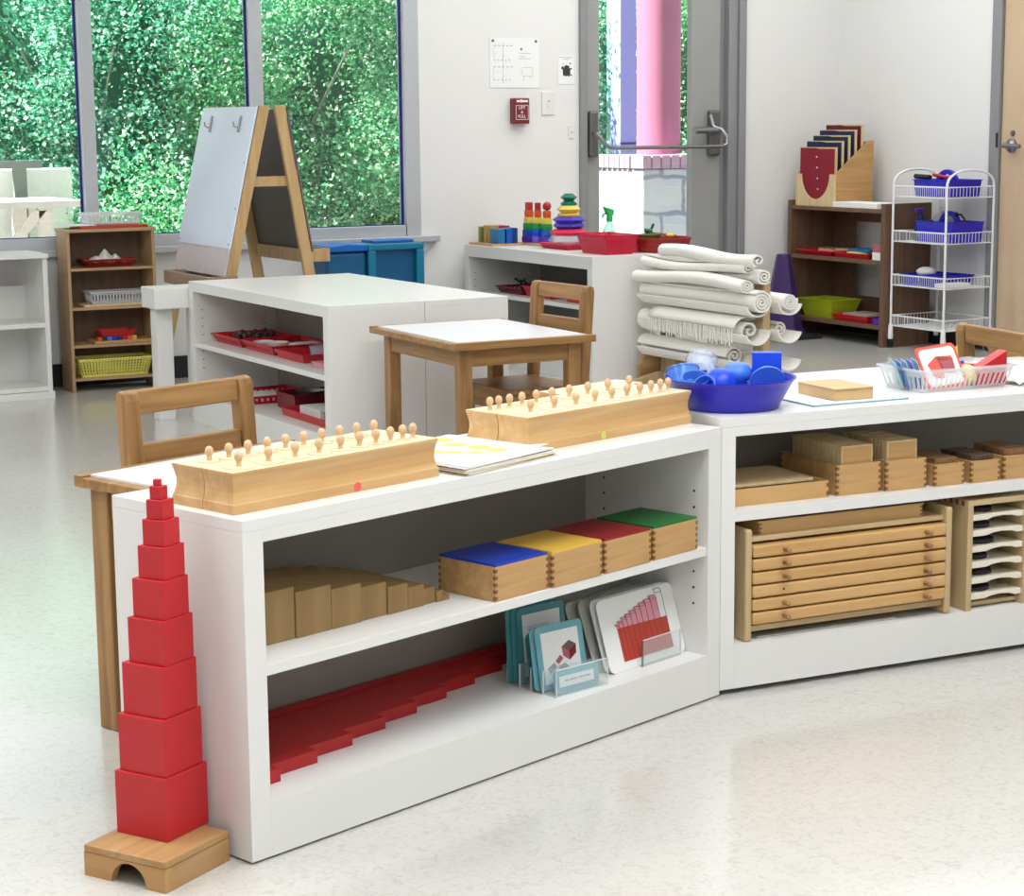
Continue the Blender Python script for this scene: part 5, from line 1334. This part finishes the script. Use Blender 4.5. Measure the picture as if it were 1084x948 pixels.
boxthing('blue_book', 'bright blue book leaning on the pale yellow book', 'book', 6.53, 7.80, .4634, .15, .18, .014, 'tealblue', rz=-.1)
boxthing('white_box', 'small white box at the right end of the middle shelf', 'box', 6.475, 7.635, .4315, .09, .065, .038, 'paper')
boxthing('pink_box', 'pink-red box on the small white box', 'box', 6.475, 7.640, .4698, .08, .06, .04, 'printmauve')
b = thing('plastic_basket', 'lime green basket on the bottom of the dark brown bookcase', 'basket', (6.53, 8.125, .1065), 0)
open_box(.20, .28, .095, .003, None, .028, .005).obj('basket_body', M['greenplast'], b)
r = thing('plastic_tray', 'red tray on the bottom of the dark brown bookcase', 'tray', (6.53, 7.83, .1065), 0); open_box(.21, .28, .036, .003, None, .014, .004).obj('tray_body', M['redplast'], r)
boxthing('papers', 'pale papers in the bottom red tray of the bookcase', 'paper', 6.54, 7.84, .1100, .14, .20, .034, 'greycard')
boxthing('purple_block', 'small purple block at the right of the bottom shelf', 'block', 6.47, 7.64, .1065, .06, .05, .030, 'purple')

# ------------------------------------------------------------ wire cart with blue caddies
ct = thing('wire_cart', 'white four-tier wire cart on casters beside the wooden door', 'cart', (6.447, 7.150, 0))
# local x 0..0.30 (to the wall), y 0..0.385 (away)
W, D = .30, .385
for y in (0, D):
    p = MB(); p.tube([(0, y, .075), (0, y, .80)] + [(W / 2 - (W / 2) * math.cos(R(a)) ** 1.0 if 0 else W / 2 - W / 2 * math.cos(R(a)), y, .80 + .085 * math.sin(R(a)) ** .7) for a in range(8, 180, 12)] + [(W, y, .80), (W, y, .075)], .0062, 8)
    p.obj('hoop_frame', M['wire'], ct, 0, True)
for x in (0, W):
    for y in (0, D):
        p = MB(); p.lathe([(.006, .125), (.011, .115), (.014, .06), (.012, .045)], 12, (x, y, 0)); f_ = p.obj('caster_stem', M['wire'], ct, 0, True)
        p = MB(); p.lathe([(.020, -.010), (.021, 0), (.020, .010)], 14, T=TR((x, y + .006, .0215), 0, 0, PI / 2)); p.lathe([(.012, .03), (.016, .045)], 10, (x, y, 0)); p.obj('caster_wheel', M['black'], ct, 0, True)
for z in (.112, .315, .532, .752):
    p = MB(); zt = z + .052
    c_ = [(.002, .002), (W - .002, .002), (W - .002, D - .002), (.002, D - .002)]
    for zz_, rr_ in ((z, .0028), (zt, .0042)): p.tube([(a, b, zz_) for a, b in c_], rr_, 6, closed=True)
    n = 13
    for k in range(1, n * 2):
        y = D * k / (n * 2)
        p.tube([(.002, y, zt), (.004, y, z), (W - .004, y, z), (W - .002, y, zt)], .0016, 4)
    for k in range(1, 14):
        x = W * k / 14
        p.tube([(x, .002, zt), (x, .004, z), ], .0016, 4); p.tube([(x, D - .002, zt), (x, D - .004, z)], .0016, 4)
    for x in (W * .33, W * .66): p.tube([(x, .004, z - .002), (x, D - .004, z - .002)], .0024, 5)
    p.obj('wire_basket', M['wire'], ct)
def caddy(label, x, y, z, w, d, h, hh, rz=0):
    r = thing('tool_caddy', label, 'caddy', (x, y, z), rz, 'blue caddies on the wire cart')
    p = MB(); open_box(w, d, h, .003, None, .008, .005, p); p.box(-w / 2 + .008, w / 2 - .008, -.002, .002, .003, h * .95); p.obj('bin', M['blue'], r)
    pr = [(w * .30 * math.cos(R(a)), h * .6 + (hh - h * .6) * math.sin(R(a))) for a in range(0, 181, 15)]
    pi_ = [(w * .20 * math.cos(R(a)), h * .6 + (hh - h * .6 - .022) * math.sin(R(a))) for a in range(0, 181, 15)]
    p = MB(); V = []; F = []
    n = len(pr)
    for y_ in (-.009, .009):
        for q_ in pr: V.append((q_[0], y_, q_[1]))
        for q_ in pi_: V.append((q_[0], y_, q_[1]))
    for k in range(n - 1):
        F += [(k, k + 1, n + k + 1, n + k), (2 * n + k, 3 * n + k, 3 * n + k + 1, 2 * n + k + 1), (k, 2 * n + k, 2 * n + k + 1, k + 1), (n + k, n + k + 1, 3 * n + k + 1, 3 * n + k)]
    p.add(V, F); p.obj('handle', M['blue'], r)
    return r
cz = [.1155, .3185, .5355, .7555]
X0, Y0 = 6.447, 7.150
caddy('blue divided caddy on the top tier of the wire cart', X0 + .15, Y0 + .165, cz[3], .33 * .8, .20, .082, .13, R(90))
caddy('blue caddy with arched handle on the second tier of the wire cart', X0 + .15, Y0 + .140, cz[2], .26, .20, .100, .150, R(90))
p = MB(); p.tube([(0, -.05, 0), (0, .06, .004)], .012, 8); tag(p.obj('plastic_grip', M['black'], None, 0, True, loc=(X0 + .08, Y0 + .26, cz[3] + .092)), 'black tool handle lying on the top blue caddy', 'tool')
p = MB(); p.tube([(0, -.06, 0), (0, .05, .012)], .008, 8); tag(p.obj('red_marker', M['red'], None, 0, True, loc=(X0 + .10, Y0 + .16, cz[3] + .092)), 'red marker in the top blue caddy', 'marker')
sp = thing('spray_bottle', 'dark blue spray bottle on the second tier of the wire cart', 'spray bottle', (X0 + .10, Y0 + .30, cz[2]))
p = MB(); p.lathe([(.028, 0), (.029, .09), (.018, .115), (.012, .125), (.012, .14)], 18); p.obj('bottle', M['navycloth'], sp, 0, True)
p = MB(); p.box(-.03, .018, -.010, .010, .14, .158); p.obj('spray_head', M['purple'], sp, .003)
p = MB(); p.ball(.06, (0, 0, .05), sz=1.0, n=12); tag(p.obj('clear_bag', M['bagwhite'], None, 0, True, loc=(X0 + .21, Y0 + .25, cz[2] + .035)), 'white plastic bag behind the second-tier caddy', 'bag')
p = MB(); p.tube([(0, 0, 0), (0, .002, .05), (0, -.01, .075), (0, -.035, .08), (0, -.06, .06), (0, -.07, .02)], .005, 6); p.ball(.012, (0, -.005, .078)); tag(p.obj('black_brush', M['black'], None, 0, True, loc=(X0 + .15, Y0 + .10, cz[2] + .055)), 'black-handled brush in the second-tier caddy', 'brush')
p = MB(); p.lathe([(.03, 0), (.03, .05), (.012, .06)], 16); tag(p.obj('white_bottle', M['paper'], None, 0, True, loc=(X0 + .15, Y0 + .075, cz[2] + .005)), 'white bottle in the second-tier caddy', 'bottle')
for k, (yy, lb_) in enumerate(((.29, 'blue slotted basket left on the third tier of the wire cart'), (.155, 'blue slotted basket right on the third tier of the wire cart'))):
    r = thing('slotted_basket', lb_, 'basket', (X0 + .15, Y0 + yy, cz[1]), 0, 'blue baskets on the third tier')
    grid_basket(.24, .125, .052, M['blue'], .008, 14, 9, 1, .2, .25, .0025, .5).obj('basket_body', M['blue'], r)
p = MB(); p.ball(.05, (0, 0, .035), sz=.5); tag(p.obj('white_sponge', M['paper'], None, 0, True, loc=(X0 + .14, Y0 + .29, cz[1] + .026)), 'white sponge in the left blue basket on the third tier', 'sponge')
boxthing('white_cloth', 'folded white cloth at the near side of the third tier', 'cloth', X0 + .10, Y0 + .055, cz[1], .17, .07, .022, 'paper', bevel=.004)

# ------------------------------------------------------------ purple cone
cn = thing('floor_cone', 'dark purple plastic cone on a black base in the corner', 'cone', (6.28, 8.20, 0))
p = MB(); p.lathe([(.125, .022), (.105, .06), (.038, .43), (.034, .44)], 8); p.obj('cone_body', M['cone'], cn)
p = MB(); p.box(-.15, .15, -.15, .15, 0, .022); p.obj('base_plate', M['black'], cn, .004)

# ------------------------------------------------------------ rug stand with rolled rugs
rs = thing('rug_stand', 'birch rug stand with curved ledges beside the toy shelf', 'stand', (4.785, 6.30, 0))
for y in (.085, .76):
    p = MB(); p.box(-.017, .017, y - .035, y + .035, 0, .525); p.obj('post', M['birch'], rs, .004)
    p = MB(); p.prism([(-.19, 0), (.19, 0), (.19, .02), (.06, .05), (-.06, .05), (-.19, .02)], y - .012, y + .012, 'y'); p.obj('foot', M['birch'], rs, .003)
p = MB(); p.prism([(-.12, 0), (-.125, .08), (-.085, .135), (.0, .15), (.085, .135), (.125, .08), (.12, 0)], .80, .82, 'y'); p.obj('end_board', M['standwood'], rs, .003)
for z in (.125, .238, .352):
    for sg in (-1, 1):
        # half-round ledge, thin curved sheet
        pts_o = [(sg * (.018 + .062 - .062 * math.cos(R(a)) - .0), z + .055 - .058 * math.sin(R(a))) for a in range(0, 166, 11)]
        pts_i = [(sg * (.018 + .062 - .056 * math.cos(R(a)) - .0), z + .055 - .052 * math.sin(R(a))) for a in range(0, 166, 11)]
        V = []; F = []; n = len(pts_o)
        for y in (.0, .80):
            V += [(a, y, b) for a, b in pts_o] + [(a, y, b) for a, b in pts_i]
        for k in range(n - 1):
            F += [(k, k + 1, n + k + 1, n + k), (2 * n + k, 3 * n + k, 3 * n + k + 1, 2 * n + k + 1), (k, 2 * n + k, 2 * n + k + 1, k + 1), (n + k, n + k + 1, 3 * n + k + 1, 3 * n + k)]
        F += [(0, n, 3 * n, 2 * n), (n - 1, 3 * n - 1, 4 * n - 1, 2 * n - 1)]
        p = MB(); p.add(V, F); p.obj('curved_ledge', M['rug'], rs)
def rug(label, x, z, y0, y1, r_, turns=2.6, sag=0.0, flat=1.0, seed=0, dx=0.0, start=0):
    rr = random.Random(seed); n = int(turns * 14); th = .0095
    prof_o = []; prof_i = []
    for k in range(n + 1):
        a = start + 2 * PI * turns * k / n; q_ = r_ * (.18 + .82 * k / n)
        prof_o.append((q_ * math.cos(a), q_ * math.sin(a) * flat)); prof_i.append(((q_ - th) * math.cos(a), (q_ - th) * math.sin(a) * flat))
    ny = 9; V = []; F = []
    L = y1 - y0
    ph = rr.uniform(0, 6)
    for j in range(ny + 1):
        u = j / ny; wob = .010 * math.sin(u * 5 + ph); sc_ = 1 + .06 * math.sin(u * 7 + ph)
        for pr in (prof_o, prof_i):
            for a, b in pr: V.append((a * sc_ + wob * .5 + dx * u, u * L, b * sc_ + wob * sag + .0))
    m = 2 * (n + 1)
    for j in range(ny):
        for k in range(n):
            F.append((j * m + k, j * m + k + 1, (j + 1) * m + k + 1, (j + 1) * m + k)); F.append((j * m + n + 1 + k, (j + 1) * m + n + 1 + k, (j + 1) * m + n + 2 + k, j * m + n + 2 + k))
        F.append((j * m + n, j * m + 2 * n + 1, (j + 1) * m + 2 * n + 1, (j + 1) * m + n)); F.append((j * m, (j + 1) * m, (j + 1) * m + n + 1, j * m + n + 1))
    for j in (0, ny):
        for k in range(n): F.append((j * m + k, j * m + n + 1 + k, j * m + n + 2 + k, j * m + k + 1))
    r = thing('rolled_rug', label, 'rug', (x, y0, z), 0, 'cream rugs on the stand')
    p = MB(); p.add(V, F); p.obj('roll', M['rug'], r, 0, True)
    return r, prof_o
r1, _ = rug('thick cream rug roll at the bottom of the top-left pile', 4.703, .410, 6.28, 7.10, .050, 3.2, 0, .95, 1, start=1.0)
r2_, _ = rug('cream rug roll lying second from the bottom of the top-left pile', 4.672, .478, 6.33, 7.12, .040, 2.5, 1, .75, 2, start=2)
r3_, _ = rug('cream rug roll lying third from the bottom of the top-left pile', 4.735, .500, 6.31, 7.10, .040, 2.4, 1, .8, 3, start=3)
r4_, _ = rug('cream rug roll in the middle of the top-left pile', 4.690, .535, 6.36, 7.10, .038, 2.2, 1, .75, 4, start=.5)
r5_, _ = rug('topmost cream rug roll with a loose open end', 4.705, .582, 6.30, 6.98, .040, 1.5, 1, .8, 5, start=1.2)
rug('cream rug roll on the right upper ledge, fringe on its end', 4.868, .405, 6.30, 7.08, .044, 3, 0, .9, 6, start=.3)
r6_, _ = rug('fringed cream rug roll on the left middle ledge', 4.703, .290, 6.36, 7.12, .046, 1.4, 0, .9, 7, start=1.4)
rug('cream rug roll on the right middle ledge', 4.868, .285, 6.38, 7.08, .034, 2, 0, .9, 8, start=2.2)
rug('cream rug roll on the left lowest ledge', 4.703, .178, 6.46, 7.12, .046, 2.2, 0, .9, 9, start=1.9)
# fringe hanging over the middle ledge
q = random.Random(4); p = MB()
for k in range(44):
    y = .02 + k * .0142 + q.uniform(-.002, .002); l_ = q.uniform(.048, .070)
    p.tube([(-.070, y, .010), (-.073, y + q.uniform(-.003, .003), -.012), (-.073 + q.uniform(-.003, .003), y + q.uniform(-.005, .005), .006 - l_)], .0026, 4)
p.obj('fringe', M['rug'], r6_)
p = MB()
V = []; F = []
for j in range(12):
    for k in range(6):
        a = R(50 + k * 24); V.append((-.0 + .071 * math.cos(a), .01 + j * .057, .054 * math.sin(a) + .004))
for j in range(11):
    for k in range(5): F.append((j * 6 + k, j * 6 + k + 1, j * 6 + k + 7, j * 6 + k + 6))
p.add(V, F); o = p.obj('outer_flap', M['rug'], r6_, 0, True); so_ = o.modifiers.new('t', 'SOLIDIFY'); so_.thickness = .003
